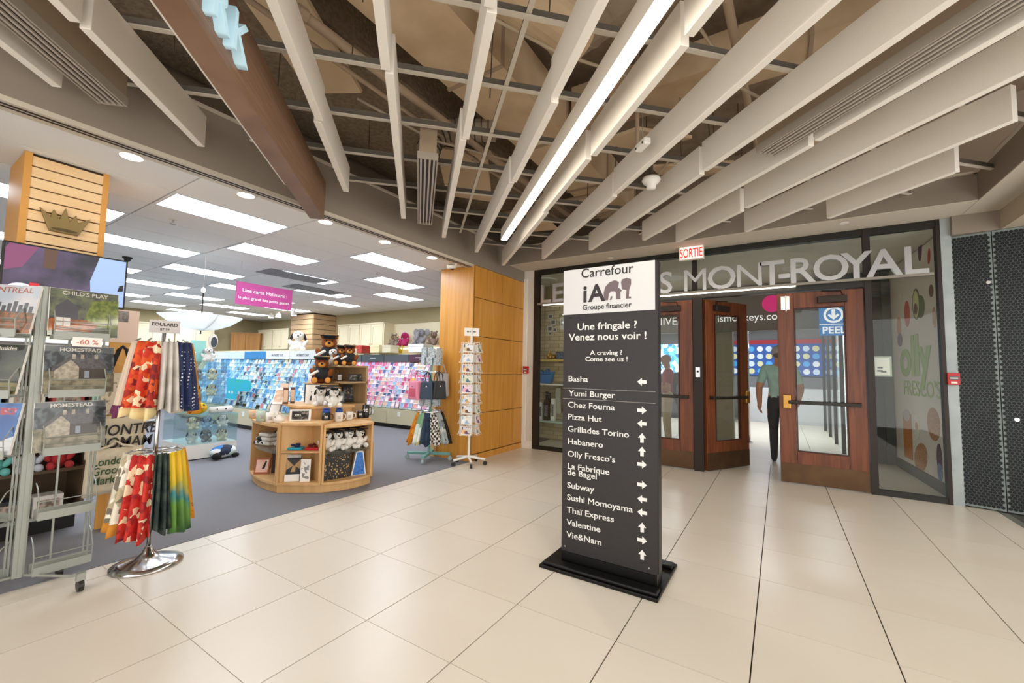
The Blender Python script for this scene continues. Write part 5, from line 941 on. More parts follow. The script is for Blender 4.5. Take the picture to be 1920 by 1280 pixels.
ck = bpy.data.materials.new('check_cloth'); ck.use_nodes = True; nt = ck.node_tree; c_ = nt.nodes.new('ShaderNodeTexChecker'); c_.inputs['Scale'].default_value = 28; c_.inputs['Color1'].default_value = lin('#26221f'); c_.inputs['Color2'].default_value = lin('#e9e4da'); tcn = nt.nodes.new('ShaderNodeTexCoord'); nt.links.new(tcn.outputs['Object'], c_.inputs['Vector']); nt.links.new(c_.outputs[0], nt.nodes['Principled BSDF'].inputs['Base Color'])
for i, (lab, m) in enumerate(cl): a = cam_a-1.35+i*.47; drape(lab, q, .18, .33, a-.02, a+.43, .27, .74, m or ck, folds=2, group='scarves on the teal stand')
def bag(label, base, a, r, z, w, h, d, m, strap, trim=None):
    o = thing('handbag', label, 'bag', (base.x+r*math.cos(a), base.y+r*math.sin(a), z), a+PI/2, 'bags on the teal stand')
    MB().prism([(-w/2, 0), (w/2, 0), (w/2*.82, h), (-w/2*.82, h)], -d/2, d/2, 'y').build('bag_body', m, o, bevel=.02)
    for y in (-d/2+.01, d/2-.01): MB().tube([(-w*.22, y, h-.01), (-w*.15, y, h+.1), (0, 0, h+.14), (w*.15, y, h+.1), (w*.22, y, h-.01)], .007, n=5).build('strap', strap, o)
    if trim: MB().box(-w*.3, w*.3, -d/2-.006, -d/2, h*.15, h*.6).build('pocket', trim, o)
    MB().ell((0, -d/2-.006, h*.72), (.012, .004, .012), n=6).build('badge', CHROME, o)
PK = mat('bag_pink', '#e58ba6', .6); NV = mat('bag_navy', '#39485c', .7); BKB = mat('bag_black', '#262728', .6); RB = mat('bag_rose', '#c9566a', .6)
bag('pink handbag hanging on the teal stand', q, cam_a-.95, .27, .92, .26, .27, .12, PK, PK, RB); bag('navy backpack hanging on the teal stand', q, cam_a-.2, .26, .93, .2, .26, .12, NV, BKB, NV); bag('black backpack hanging on the teal stand', q, cam_a+.42, .27, .93, .22, .27, .13, BKB, BKB, BKB); bag('yellow bag behind the pink handbag on the teal stand', q, cam_a-1.5, .27, .97, .2, .26, .08, mat('bag_yellow', '#e8c35a', .6), PK)
o = thing('tote_bag', 'pale grey tote hanging on a maple panel beside the teal stand', 'bag', (-4.45, 5.0, .95), 0); MB().prism([(-.12, 0), (.12, 0), (.1, .36), (-.1, .36)], -.03, .02, 'y').build('bag_body', mat('tote_grey', '#b9b5b0', .85), o, bevel=.01); MB().tube([(-.05, 0, .36), (0, 0, .5), (.05, 0, .36)], .008).build('strap', mat('tote_grey', '#b9b5b0'), o)
st('wall_maple_return', MB().box(-4.72, -4.60, 5.0, 5.3, 0, 1.55), MAPLE)
# ================================================================ CALENDAR RACK
WRAP = pane('wrap_film', '#fbfbfb', 1.3, .08)
RK = Vector((-3.95, .645, 0)); GS = mat('rack_grey', '#9ea29b', .45, .35)
rk = thing('calendar_rack', 'grey wheeled wire rack stacked with calendars at the left edge', 'calendar rack', RK)
MB().box(-.022, .022, -.04, .01, .07, 1.86).box(.022, .028, -.02, .0, .07, 1.86).build('post', GS, rk)
faces = [(Vector((0, 1, 0)), Vector((1, 0, 0)), Vector((.0, .03, 0))), (Vector((.72, .69, 0)), Vector((.69, -.72, 0)), Vector((-.02, -.05, 0)))]
TZ = [1.54, 1.17, .81, .42, .09]; FW = .26
for fi, (u, n, o0) in enumerate(faces):
    if fi == 1: o0 = o0 - u*FW
    Mx = Matrix(((u.x, n.x, 0), (u.y, n.y, 0), (0, 0, 1)))
    for z in TZ:
        def W(a, b, c): return o0+u*a+n*b+Vector((0, 0, z+c))
        tr = MB(); tr.ob(W(FW/2, .10, .012), (FW, .008, .05), Mx); tr.ob(W(FW/2, .0, .012), (FW, .008, .05), Mx)
        t = tr.build('tray', GS, rk)
        wb = MB()
        for k in range(5): a = FW*k/4; wb.tube([W(a, 0, -.005), W(a, .1, -.005)], .003, n=4)
        wb.tube([W(0, .1, .0), W(0, .11, .1), W(0, .06, .17), W(0, 0, .2)], .0035, n=5); wb.tube([W(FW, .1, .0), W(FW, .11, .1), W(FW, .06, .17), W(FW, 0, .2)], .0035, n=5)
        wb.tube([W(0, .11, .1), W(FW, .11, .1)], .003, n=4); wb.tube([W(0, .105, .06), W(FW, .105, .06)], .0025, n=4)
        wb.build('wire_guard', GS, t)
    up = MB()
    for a in (.09, .24, FW): up.tube([o0+u*a+Vector((0, 0, .08)), o0+u*a+Vector((0, 0, 1.84))], .006, n=6)
    up.build('upright', GS, rk)
for e, k in (((.345, .19), 0), ((-.02, .17), 1), ((.05, -.38), 2), ((-.4, -.3), 3)):
    e = Vector((e[0], e[1], 0)); lg = MB().tube([(0, 0, .075), (e.x*.85, e.y*.85, .085), (e.x, e.y, .1)], .008, n=6).build('leg', GS, rk)
    MB().cyl((e.x, e.y-.013, .036), (e.x, e.y+.013, .036), .036, n=14).build('caster', BLACK, lg); MB().box(e.x-.018, e.x+.018, e.y-.02, e.y+.02, .065, .11).build('caster_fork', STEEL, lg)
def calendar(face, tier, label, art, words, wm, wsz, dx=0, w=.33, h=.31, build=None, bold=0):
    u, n, o0 = faces[face]; b0 = o0 - (u*FW if face == 1 else Vector((0, 0, 0)))
    p = RK + b0 + u*(FW/2+dx) + n*.085 + Vector((0, 0, TZ[tier]+.012)); o = thing('calendar', label, 'calendar', p, math.atan2(u.y, u.x)); o.rotation_euler[0] = -.16 if face == 0 else -.2
    MB().box(-w/2, w/2, 0, .014, 0, h).build('pad', PAPER, o); a = MB().box(-w/2+.002, w/2-.002, -.0015, 0, .002, h-.002).build('cover', art, o)
    if words: txt('lettering', words, wsz, wm, o, (0, -.0025, h-.01-wsz*.8), align='CENTER', bold=bold, ext=.0006)
    MB().box(-w/2, w/2, -.004, -.0035, 0, h).build('plastic_wrap', WRAP, o)
    if build: build(a, w, h)
    return o
def flat(par, poly, m, d=.002, nm='printed_shape'): MB().prism(poly, -d, -.0014, 'y').build(nm, m, par)
def cottage(a, w, h):
    g = mat('stone_print', '#c9c0ae', .7, noise=(40, '#a39a8a', .4, .6)); rf = mat('roof_print', '#6e6a6c', .7, noise=(60, '#55545a', .4, .6)); wd = mat('timber_print', '#4d4640', .7); sky = mat('grove_print', '#3c4248', .7, noise=(26, '#6f7a80', .45, .6)); tr = mat('lawn_print', '#a59c82', .7, noise=(22, '#6f6a55', .42, .6))
    flat(a, [(-w/2, h*.45), (w/2, h*.45), (w/2, h*.85), (w*.2, h*.9), (-w/2, h*.88)], sky); flat(a, [(-w/2, 0), (w/2, 0), (w/2, h*.42), (-w/2, h*.46)], tr, .0022)
    flat(a, [(-w*.36, h*.28), (-w*.02, h*.3), (-w*.02, h*.55), (-w*.16, h*.74), (-w*.36, h*.5)], g, .0026); flat(a, [(-w*.4, h*.5), (-w*.16, h*.78), (w*.3, h*.74), (w*.42, h*.52), (w*.02, h*.52), (-w*.14, h*.7), (-w*.36, h*.47)], rf, .003); flat(a, [(-w*.02, h*.3), (w*.38, h*.3), (w*.38, h*.52), (-w*.02, h*.52)], wd, .0026); flat(a, [(w*.06, h*.32), (w*.13, h*.32), (w*.13, h*.47), (w*.06, h*.47)], mat('door_print', '#9aa3b0', .7), .0032)
    for x in (-.12, .0, .2): flat(a, [(w*x, h*.72), (w*x+.016, h*.72), (w*x+.016, h*.82), (w*x, h*.82)], g, .0034)
def husky(a, w, h):
    dk = mat('husky_dark', '#26282a', .7); wt = mat('husky_white', '#e3e0da', .7); gr = mat('meadow_print', '#8b7f3c', .7, noise=(20, '#5f5c2b', .4, .6))
    flat(a, [(-w/2, 0), (w/2, 0), (w/2, h*.22), (-w/2, h*.25)], gr); flat(a, [(-w*.2, h*.06), (w*.14, h*.06), (w*.2, h*.4), (w*.08, h*.62), (-w*.16, h*.62), (-w*.26, h*.35)], dk, .0024); flat(a, [(-w*.1, h*.06), (w*.06, h*.06), (w*.07, h*.5), (-w*.09, h*.5)], wt, .0028)
    flat(a, [(-w*.17, h*.56), (w*.1, h*.56), (w*.15, h*.7), (w*.1, h*.84), (w*.02, h*.75), (-w*.09, h*.75), (-w*.16, h*.84), (-w*.22, h*.7)], dk, .003); flat(a, [(-w*.12, h*.56), (w*.05, h*.56), (w*.06, h*.66), (-w*.13, h*.66)], wt, .0034); flat(a, [(-w*.055, h*.6), (-w*.015, h*.6), (-w*.015, h*.63), (-w*.055, h*.63)], INK, .0038)
def montreal(a, w, h):
    fo = mat('autumn_print', '#b0704a', .7, noise=(30, '#6c5b45', .42, .58)); bd = mat('tower_print', '#5b6068', .7)
    flat(a, [(-w/2, 0), (w/2, 0), (w/2, h*.42), (-w/2, h*.5)], fo)
    for i in range(11): x = -w*.45+i*w*.085; hh = h*(.56+.12*((i*7) % 5)/5); flat(a, [(x, h*.42), (x+w*.06, h*.42), (x+w*.06, hh), (x, hh)], bd, .0024)
def autumn(a, w, h):
    flat(a, [(-w*.05, h*.2), (w/2, h*.2), (w/2, h*.85), (w*.1, h*.8)], mat('oak_print', '#8d9a4c', .7, noise=(40, '#5e7032', .4, .6))); flat(a, [(-w/2, h*.1), (w*.1, h*.1), (w*.2, h*.3), (-w*.2, h*.4), (-w/2, h*.34)], mat('path_print', '#b5652f', .7, noise=(30, '#7c3f1e', .4, .6)), .0024); flat(a, [(-w*.42, h*.35), (-w*.1, h*.35), (-w*.1, h*.62), (-w*.26, h*.78), (-w*.42, h*.6)], mat('barn_print', '#5a5862', .7), .0028)
    for x in (-.4, -.3): flat(a, [(w*x, h*.2), (w*x+.03, h*.2), (w*x+.03, h*.38), (w*x, h*.38)], PAPER, .003)
def alpine(a, w, h): flat(a, [(-w*.44, h*.78), (w*.42, h*.76), (w*.44, h*.9), (-w*.42, h*.92)], vor('red_title_blur', ['#9c4a5c', '#b8455a', '#5c5f98', '#c98a92'], 70)); flat(a, [(-w/2, 0), (w/2, 0), (w/2, h*.35), (w*.2, h*.22), (0, h*.3), (-w*.25, h*.18), (-w/2, h*.26)], mat('snow_print', '#e2e6ea', .7)); flat(a, [(-w*.14, h*.5), (-w*.02, h*.44), (w*.02, h*.56), (-w*.04, h*.68), (-w*.12, h*.62)], INK, .0024); flat(a, [(-w*.2, h*.4), (w*.05, h*.34), (w*.06, h*.37), (-w*.19, h*.43)], PAPER, .0024)
IV = mat('title_ivory', '#eee9dc', .5); TR = mat('title_rust', '#b5644a', .5); TRD = mat('title_red', '#b8455a', .5)
calendar(0, 0, 'calendar with an autumn village painting and the words childs play', mat('village_dark', '#4a4f52', .6, noise=(14, '#7d8468', .4, .6)), "CHILD'S PLAY", IV, .036, .01, build=autumn, bold=.01)
calendar(0, 1, 'upper homestead calendar with a stone cottage', mat('cottage_bg', '#7f8488', .6, noise=(18, '#5f666c', .4, .6)), 'HOMESTEAD', IV, .034, .01, build=cottage, bold=.01); calendar(0, 2, 'lower homestead calendar with a stone cottage', mat('cottage_bg', '#7f8488'), 'HOMESTEAD', IV, .034, -.01, build=cottage, bold=.01)
calendar(1, 0, 'calendar of a city skyline over autumn trees', mat('city_sky', '#b9c3d0', .6, noise=(6, '#d5d0d2', .4, .6)), 'MONTREAL', TR, .05, .02, build=montreal); calendar(1, 1, 'calendar with a sled dog photograph and white title', mat('husky_bg', '#4d5140', .6, noise=(10, '#2f3330', .4, .6)), 'Siberian Huskies', IV, .034, -.02, build=husky, bold=.015); calendar(1, 2, 'blue sky calendar with a snow slope and red title', mat('alpine_blue', '#3f79c0', .6, noise=(6, '#2a5699', .4, .6)), None, TRD, .05, -.02, build=alpine)
for f_, px_, lab in ((0, 0, 'handwritten white sixty percent price card on the right tray'), (1, 0, 'handwritten white sixty percent price card on the left tray')):
    u, n, o0 = faces[f_]; b0 = o0 - (u*FW if f_ == 1 else Vector((0, 0, 0))); p = RK+b0+u*(FW*.58 if f_ == 0 else FW*.45)+n*.118+Vector((0, 0, TZ[0]-.055)); o = thing('price_card', lab, 'price card', p, math.atan2(u.y, u.x)); MB().box(-.07, .07, 0, .002, 0, .06).build('card', PAPER, o); txt('lettering', '-60 %', .046, mat('marker_red', '#c96a5a', .6), o, (0, -.0015, .014), align='CENTER')
# ================================================================ TELEVISION, CROWN, LOW SHELF
tv = thing('television', 'flat television mounted before the slatted crown pillar', 'television', (-4.6, .52, 1.825), PI/2)
MB().box(0, .675, 0, .04, 0, .41).build('case', BLACK, tv, bevel=.004); s_ = MB().box(.012, .663, -.002, 0, .014, .398).build('screen', mat('screen_blur', '#20222c', .3, emit=.8, noise=(3.2, '#5a4a6a', .4, .75)), tv); MB().box(.22, .45, .04, .21, .1, .3).build('wall_bracket', DARK, tv)
def gl(nm, c, e): return mat('screen_'+nm, c, .4, emit=e)
for poly, nm, col, e in (([(.47, .015), (.662, .015), (.662, .397), (.5, .397), (.455, .2)], 'pale', '#8fa9dc', .5), ([(.013, .2), (.1, .24), (.17, .397), (.03, .397), (.013, .36)], 'plum', '#7a4468', .35), ([(.2, .25), (.26, .25), (.27, .397), (.2, .397)], 'brown', '#5a4438', .3), (elp(.29, .07, .09, .045, 20), 'lilac', '#b9aee0', .5), (elp(.1, .07, .07, .05, 20), 'white', '#dcdcea', .5), ([(.13, .02), (.175, .02), (.19, .13), (.14, .13)], 'red', '#b8202c', .5), ([(.225, .03), (.25, .03), (.255, .115), (.23, .115)], 'navy', '#2a5a9c', .5), (elp(.37, .06, .05, .055, 20), 'ink', '#15161f', .2), (elp(.285, .035, .025, .018, 14), 'coral', '#d8664a', .5), ([(.62, .14), (.655, .15), (.655, .2), (.63, .19)], 'ink', '#15161f', .2)):
    MB().prism(poly, -.0026-.0003*len(s_.children), -.0022, 'y').build('picture_shape', gl(nm, col, e), s_)
cr = thing('crown_emblem', 'olive metal crown emblem mounted on the slatted pillar', 'emblem', (PXF+.003, .70, 2.40), PI/2); CRM = mat('crown_bronze', '#8f7b4f', .5, .5)
MB().prism([(.06, 0), (.22, 0), (.285, .16), (.215, .105), (.2, .165), (.165, .1), (.14, .205), (.11, .105), (.075, .175), (.06, .11), (0, .17)], -.03, 0, 'y').build('crown', CRM, cr, bevel=.004); MB().prism(elp(.14, .022, .09, .022, 18), -.042, -.03, 'y').build('band', CRM, cr); MB().prism(elp(.14, .02, .075, .012, 18), -.045, -.042, 'y').build('band_inset', mat('crown_dark', '#5d4f31', .5, .5), cr)
ls_ = thing('low_shelf', 'low dark shelf unit with soft toys behind the calendar rack', 'shelf', (-4.92, .6, 0))
SHK = mat('shelf_brown', '#5a4632', .6)
MB().box(-.38, -.12, -.55, .5, 0, .13).build('plinth', BLACK, ls_)
for z in (.19, .54, .95, 1.3): MB().box(-.38, .1, -.55, .5, z-.025, z).build('shelf_board', STEEL if z < .2 else SHK, ls_)
for y in (-.55, .48): MB().box(-.38, .08, y, y+.02, .19, 1.5).build('side_panel', SHK, ls_)
MB().box(-.38, -.36, -.53, .48, .19, 1.5).build('back_panel', SHK, ls_)
tc = [('salmon', '#d98a78', '#b55b4a'), ('orange', '#d9874a', '#e0b040'), ('teal', '#5fa8a0', '#c6d44a'), ('grey', '#b5b8c2', '#8f93a3'), ('red', '#a82c30', '#7c1c22')]
for i, (nm, a, b) in enumerate(tc): plush('%s plush toy on the low shelf behind the calendar rack' % nm, (-4.88, .28+.165*i, .541), .85, PI/2, fur=mat('pf_'+nm, a, .95), ear=mat('pe_'+nm, b, .95), kind='bear', pads=mat('pad_yellow', '#e0a53c', .9) if i < 2 else None)
for i, (c, nm) in enumerate((('#c99a86', 'peach'), ('#e3e3e6', 'white'), ('#2b2b2e', 'black'), ('#dcd7d0', 'cream'))): o = thing('boxed_toy', '%s packaged toy on the bottom of the low shelf' % nm, 'boxed toy', (-4.9, .3+.2*i, .191)); MB().box(-.07, .07, -.08, .08, 0, .15).build('box', mat('bt_'+nm, c, .6), o); MB().box(.07, .072, -.06, .06, .02, .12).build('window_print', mat('bt_print', '#b9a89a', .5, noise=(30, '#6f625a', .4, .6)), o)
# ================================================================ TOTES ON A MAPLE PANEL
tp_ = thing('tote_display', 'honey wood panel with hooks carrying canvas totes', 'display panel', (-4.8, 1.28, 0)); MB().box(-.02, .0, -.11, .17, 0, 1.58).build('panel', mat('honey_panel', '#dfa95c', .5, wood=(10, '#d39a4a')), tp_); MB().box(-.02, .1, -.05, .06, 0, .36).build('foot_box', MAPLE, tp_)
for z in (1.5, 1.0, .72): MB().tube([(0, .0, z), (.16, .0, z+.01), (.17, 0, z+.03)], .005, n=5).build('hook', CHROME, tp_)
CAN = mat('canvas', '#e3d6bd', .9, noise=(40, '#d8c9ac', .3, .8)); CANP = mat('canvas_print', '#e3d6bd', .9, noise=(22, '#8d8069', .6, .66)); BST = mat('black_strap', '#24211f', .85)
def tote(label, y0, y1, z0, z1, x, m, hz, strap, words=(), wsz=.1, wm=INK, shear=0, bold=.015, sx=.8):
    o = thing('tote_bag', label, 'tote bag', (x, (y0+y1)/2, z0), PI/2); w = y1-y0; h = z1-z0
    rows_ = [[(-w/2*(1-.06*t)+w*(1-.06*t)*s, -.02-.025*math.sin(PI*s)*math.sin(PI*min(1, t*1.2))-.006*math.sin(9*s+4*t), h*t+.008*math.sin(5*s)*(1-t)) for s in [i/10 for i in range(11)]] for t in [j/6 for j in range(7)]]
    MB().sheet(rows_).sheet([[(a, .012, c) for a, b, c in r] for r in rows_]).build('bag_body', m, o, smooth=True, solid=.005)
    for y in (-.03, .012): MB().tube([(-w*.3, y, h), (-w*.1, y*.5, hz-z0-.03), (0, 0, hz-z0), (w*.1, y*.5, hz-z0-.03), (w*.3, y, h)], .013 if strap is BST else .009, n=5).build('handle', strap, o)
    for i, s in enumerate(words): txt('lettering', s, wsz, wm, o, (-w*.42, -.055, h-.05-wsz*.85*(i+1)), ext=.001, bold=bold, shear=shear, sx=sx)
    return o
tote('patterned canvas tote with long black handles', 1.09, 1.34, .95, 1.3, -4.64, CANP, 1.52, BST); tote('canvas tote with large black block lettering', 1.03, 1.38, .62, .95, -4.60, CAN, 1.03, CAN, ('MONTRE', 'MOMAM'), .12, INK, .15); tote('cream canvas tote with green serif lettering', 1.02, 1.37, .34, .70, -4.54, CAN, .75, CAN, ('London', 'Grocery', 'Market'), .085, mat('print_forest', '#3c5a3a', .8), .1)
o = thing('paper_package', 'pale pink paper packaging hanging beside the television', 'package', (-4.58, 1.16, 1.55), PI/2); MB().box(-.1, .13, 0, .02, 0, .27).build('sheet', mat('pale_pink_paper', '#e9cfc0', .7), o); MB().box(-.09, .06, -.002, 0, .17, .26).build('print', mat('grey_brick_print', '#9a9490', .7, noise=(30, '#6e6864', .4, .6)), o)
# ================================================================ CHROME SCARF STAND
SPT = Vector((-3.71, 1.19, 0)); ss = thing('scarf_stand', 'chrome pedestal stand hung with two tiers of scarves', 'scarf stand', SPT)
MB().lathe([(.2, 0), (.2, .012), (.15, .03), (.07, .055), (.035, .085), (.02, .12), (.012, .125)], n=32).build('base', CHROME, ss, smooth=True); MB().cyl((0, 0, .12), (0, 0, 1.64), .0125, n=14).build('pole', CHROME, ss, smooth=True)
for z, r in ((1.53, .15), (.77, .15)):
    rg = MB(); rg.tube([(r*math.cos(2*PI*k/24), r*math.sin(2*PI*k/24), z) for k in range(24)], .006, n=6, closed=True)
    for k in range(4): a = PI/2*k+.4; rg.tube([(0, 0, z), (r*math.cos(a), r*math.sin(a), z)], .005, n=5)
    rg.build('hanging_ring', CHROME, ss)
fc = thing('price_sign', 'small grey sign reading foulard clipped on top of the scarf stand', 'sign', SPT+Vector((0, 0, 1.6)), math.radians(75)); MB().box(-.085, .085, -.022, -.018, 0, .09).build('card', mat('sign_grey', '#c9c3c0', .6), fc); txt('lettering', 'FOULARD', .032, INK, fc, (0, -.023, .05), align='CENTER', bold=.02); txt('lettering', '$7.99', .024, INK, fc, (0, -.023, .018), align='CENTER')
FLO = vor('floral_red', ['#c9341c', '#a32416', '#d6541f', '#efd9b4', '#7a1a20', '#c9341c', '#d8551c'], 30); MAU = vor('mauve_cream', ['#d8c3ae', '#d8c3ae', '#c9b09a', '#a5788b', '#e3d3c0'], 6, stretch=(1, 1, .25))
NAV = mat('navy_dots', '#1d2c58', .7); _nt = NAV.node_tree; _v = _nt.nodes.new('ShaderNodeTexVoronoi'); _v.inputs['Scale'].default_value = 40; _v.inputs['Randomness'].default_value = .15; _t = _nt.nodes.new('ShaderNodeTexCoord'); _rr = _nt.nodes.new('ShaderNodeValToRGB'); _rr.color_ramp.elements[0].position = .2; _rr.color_ramp.elements[0].color = lin('#e3e6ee'); _rr.color_ramp.elements[1].position = .24; _rr.color_ramp.elements[1].color = lin('#1d2c58'); _nt.links.new(_t.outputs['Object'], _v.inputs['Vector']); _nt.links.new(_v.outputs['Distance'], _rr.inputs['Fac']); _nt.links.new(_rr.outputs[0], _nt.nodes['Principled BSDF'].inputs['Base Color'])
GRY = mat('scarf_pale', '#cfcac4', .8, noise=(10, '#bdb8b1', .4, .6)); MUS = mat('scarf_mustard', '#d08c1e', .85, noise=(30, '#8e3f1a', .6, .65)); PUR = mat('hem_plum', '#6b2a52', .8); CRH = mat('hem_cream', '#e8d39c', .8)
MAG = vor('magnolia', ['#e3dbc8', '#cfc5b0', '#d8cfba', '#77705f', '#efe8d8', '#b9ab8c'], 18); REDS = vor('scarf_scarlet', ['#b3201c', '#c92f22', '#8f1a1c', '#c2281f', '#e8cfae'], 26); DGN = mat('scarf_bottle', '#1f2f2e', .8, noise=(12, '#3c4a40', .45, .6)); YGR = None
m = bpy.data.materials.new('scarf_landscape'); m.use_nodes = True; nt = m.node_tree; tcn = nt.nodes.new('ShaderNodeTexCoord'); sx_ = nt.nodes.new('ShaderNodeSeparateXYZ'); nz = nt.nodes.new('ShaderNodeTexNoise'); nz.inputs['Scale'].default_value = 7; ma = nt.nodes.new('ShaderNodeMath'); ma.operation = 'MULTIPLY_ADD'; ma.inputs[1].default_value = .3; cr_ = nt.nodes.new('ShaderNodeValToRGB'); L_ = nt.links.new
L_(tcn.outputs['Object'], sx_.inputs[0]); L_(tcn.outputs['Object'], nz.inputs['Vector']); L_(nz.outputs['Fac'], ma.inputs[0]); L_(sx_.outputs['Z'], ma.inputs[2]); L_(ma.outputs[0], cr_.inputs['Fac']); L_(cr_.outputs[0], nt.nodes['Principled BSDF'].inputs['Base Color'])
e = cr_.color_ramp.elements; e[0].position = .12; e[0].color = lin('#2c5a2e'); e[1].position = .62; e[1].color = lin('#e3bb1a')
for p_, c_2 in ((.3, '#5f8f2e'), (.38, '#2f7f86'), (.45, '#c3b023')): k = e.new(p_); k.color = lin(c_2)
YGR = m; ca = math.atan2(-SPT.y, -SPT.x)
def ring_scarves(lst, z0, z1, r0, r1, start, tot, grp):
    a = ca+start
    for lab, m_, wdt, band in lst:
        drape(lab, SPT, r0, r1, a+.02, a+wdt-.02, z0+rnd.uniform(-.02, .04), z1, m_, folds=2.6, amp=.03, group=grp, band=band); a += wdt
ring_scarves([('mauve and cream scarf with plum hem, upper tier of the chrome stand', MAU, .75, PUR), ('red and orange floral scarf, upper tier of the chrome stand', FLO, .95, CRH), ('pale grey scarf, upper tier of the chrome stand', GRY, .55, None), ('navy scarf with white dots, upper tier of the chrome stand', NAV, .8, None), ('mustard scarf, right end of the upper tier', MUS, .6, None), ('blush scarf at the back of the upper tier', MAU, 1.2, None)], 1.03, 1.535, .155, .205, -1.75, 0, 'scarves on the upper ring of the chrome stand')
ring_scarves([('white magnolia scarf, lower tier of the chrome stand', MAG, .9, mat('hem_orange', '#c9852a', .8)), ('scarlet scarf with pale leaves, lower tier of the chrome stand', REDS, .8, None), ('dark bottle green scarf, lower tier of the chrome stand', DGN, .5, None), ('yellow and green landscape scarf, lower tier of the chrome stand', YGR, .75, None), ('mustard patterned scarf at the right of the lower tier', MUS, .6, None)], .25, .775, .155, .205, -1.7, 0, 'scarves on the lower ring of the chrome stand')
# ================================================================ GIFT SHELVES AT THE BACK LEFT
gs = thing('gift_shelf', 'tall white gift shelving far behind the scarf stand', 'shelf', (-11.6, 1.1, 0))
for z in (.15, .55, .95, 1.35, 1.75): MB().box(-.4, 0, 0, 2.6, z-.025, z).build('shelf_board', WL, gs)
MB().box(-.42, -.4, 0, 2.6, 0, 1.8).build('back_panel', WL, gs)
for y in (0, 1.28, 2.57): MB().box(-.4, 0, y, y+.03, 0, 1.75).build('upright', WL, gs)
gcol = ['#d9c7e0', '#8fb8d6', '#e3e0da', '#c0504d', '#e6c46a', '#7fa889', '#c9c9cf', '#3d4a63', '#e7a9bb']; n_ = 0
for zi, z in enumerate((.15, .55, .95, 1.35)):
    for k in range(9):
        y = .12+.28*k; c = gcol[(zi*4+k*2) % 9]; o = thing('gift_box', 'coloured boxed gift, %s on the %s shelf up of the far white shelving' % (ordw[k], ordw[zi]), 'gift box', (-11.78, 1.1+y+.05, z+.001)); h = .2+.1*((zi+k) % 3)/2; MB().box(-.08, .08, -.09, .09, 0, h-.03).build('box', mat('gift_'+c, c, .6), o); MB().box(-.085, .085, -.095, .095, h-.03, h).build('lid', mat('gift_'+gcol[(zi+k+3) % 9], gcol[(zi+k+3) % 9], .6), o)

for i, (c, nm) in enumerate((('#d8a05a', 'amber'), ('#7f9fc0', 'blue'), ('#e6e0d6', 'ivory'), ('#b54a4a', 'brick red'))):
    o = thing('boxed_toy', '%s boxed toy on the upper part of the low shelf' % nm, 'boxed toy', (-4.9, .3+.22*i, .951)); MB().box(-.08, .08, -.09, .09, 0, .24).build('box', mat('ub_'+nm, c, .6), o); MB().box(.08, .082, -.07, .07, .03, .2).build('window_print', mat('bt_print', '#b9a89a'), o)
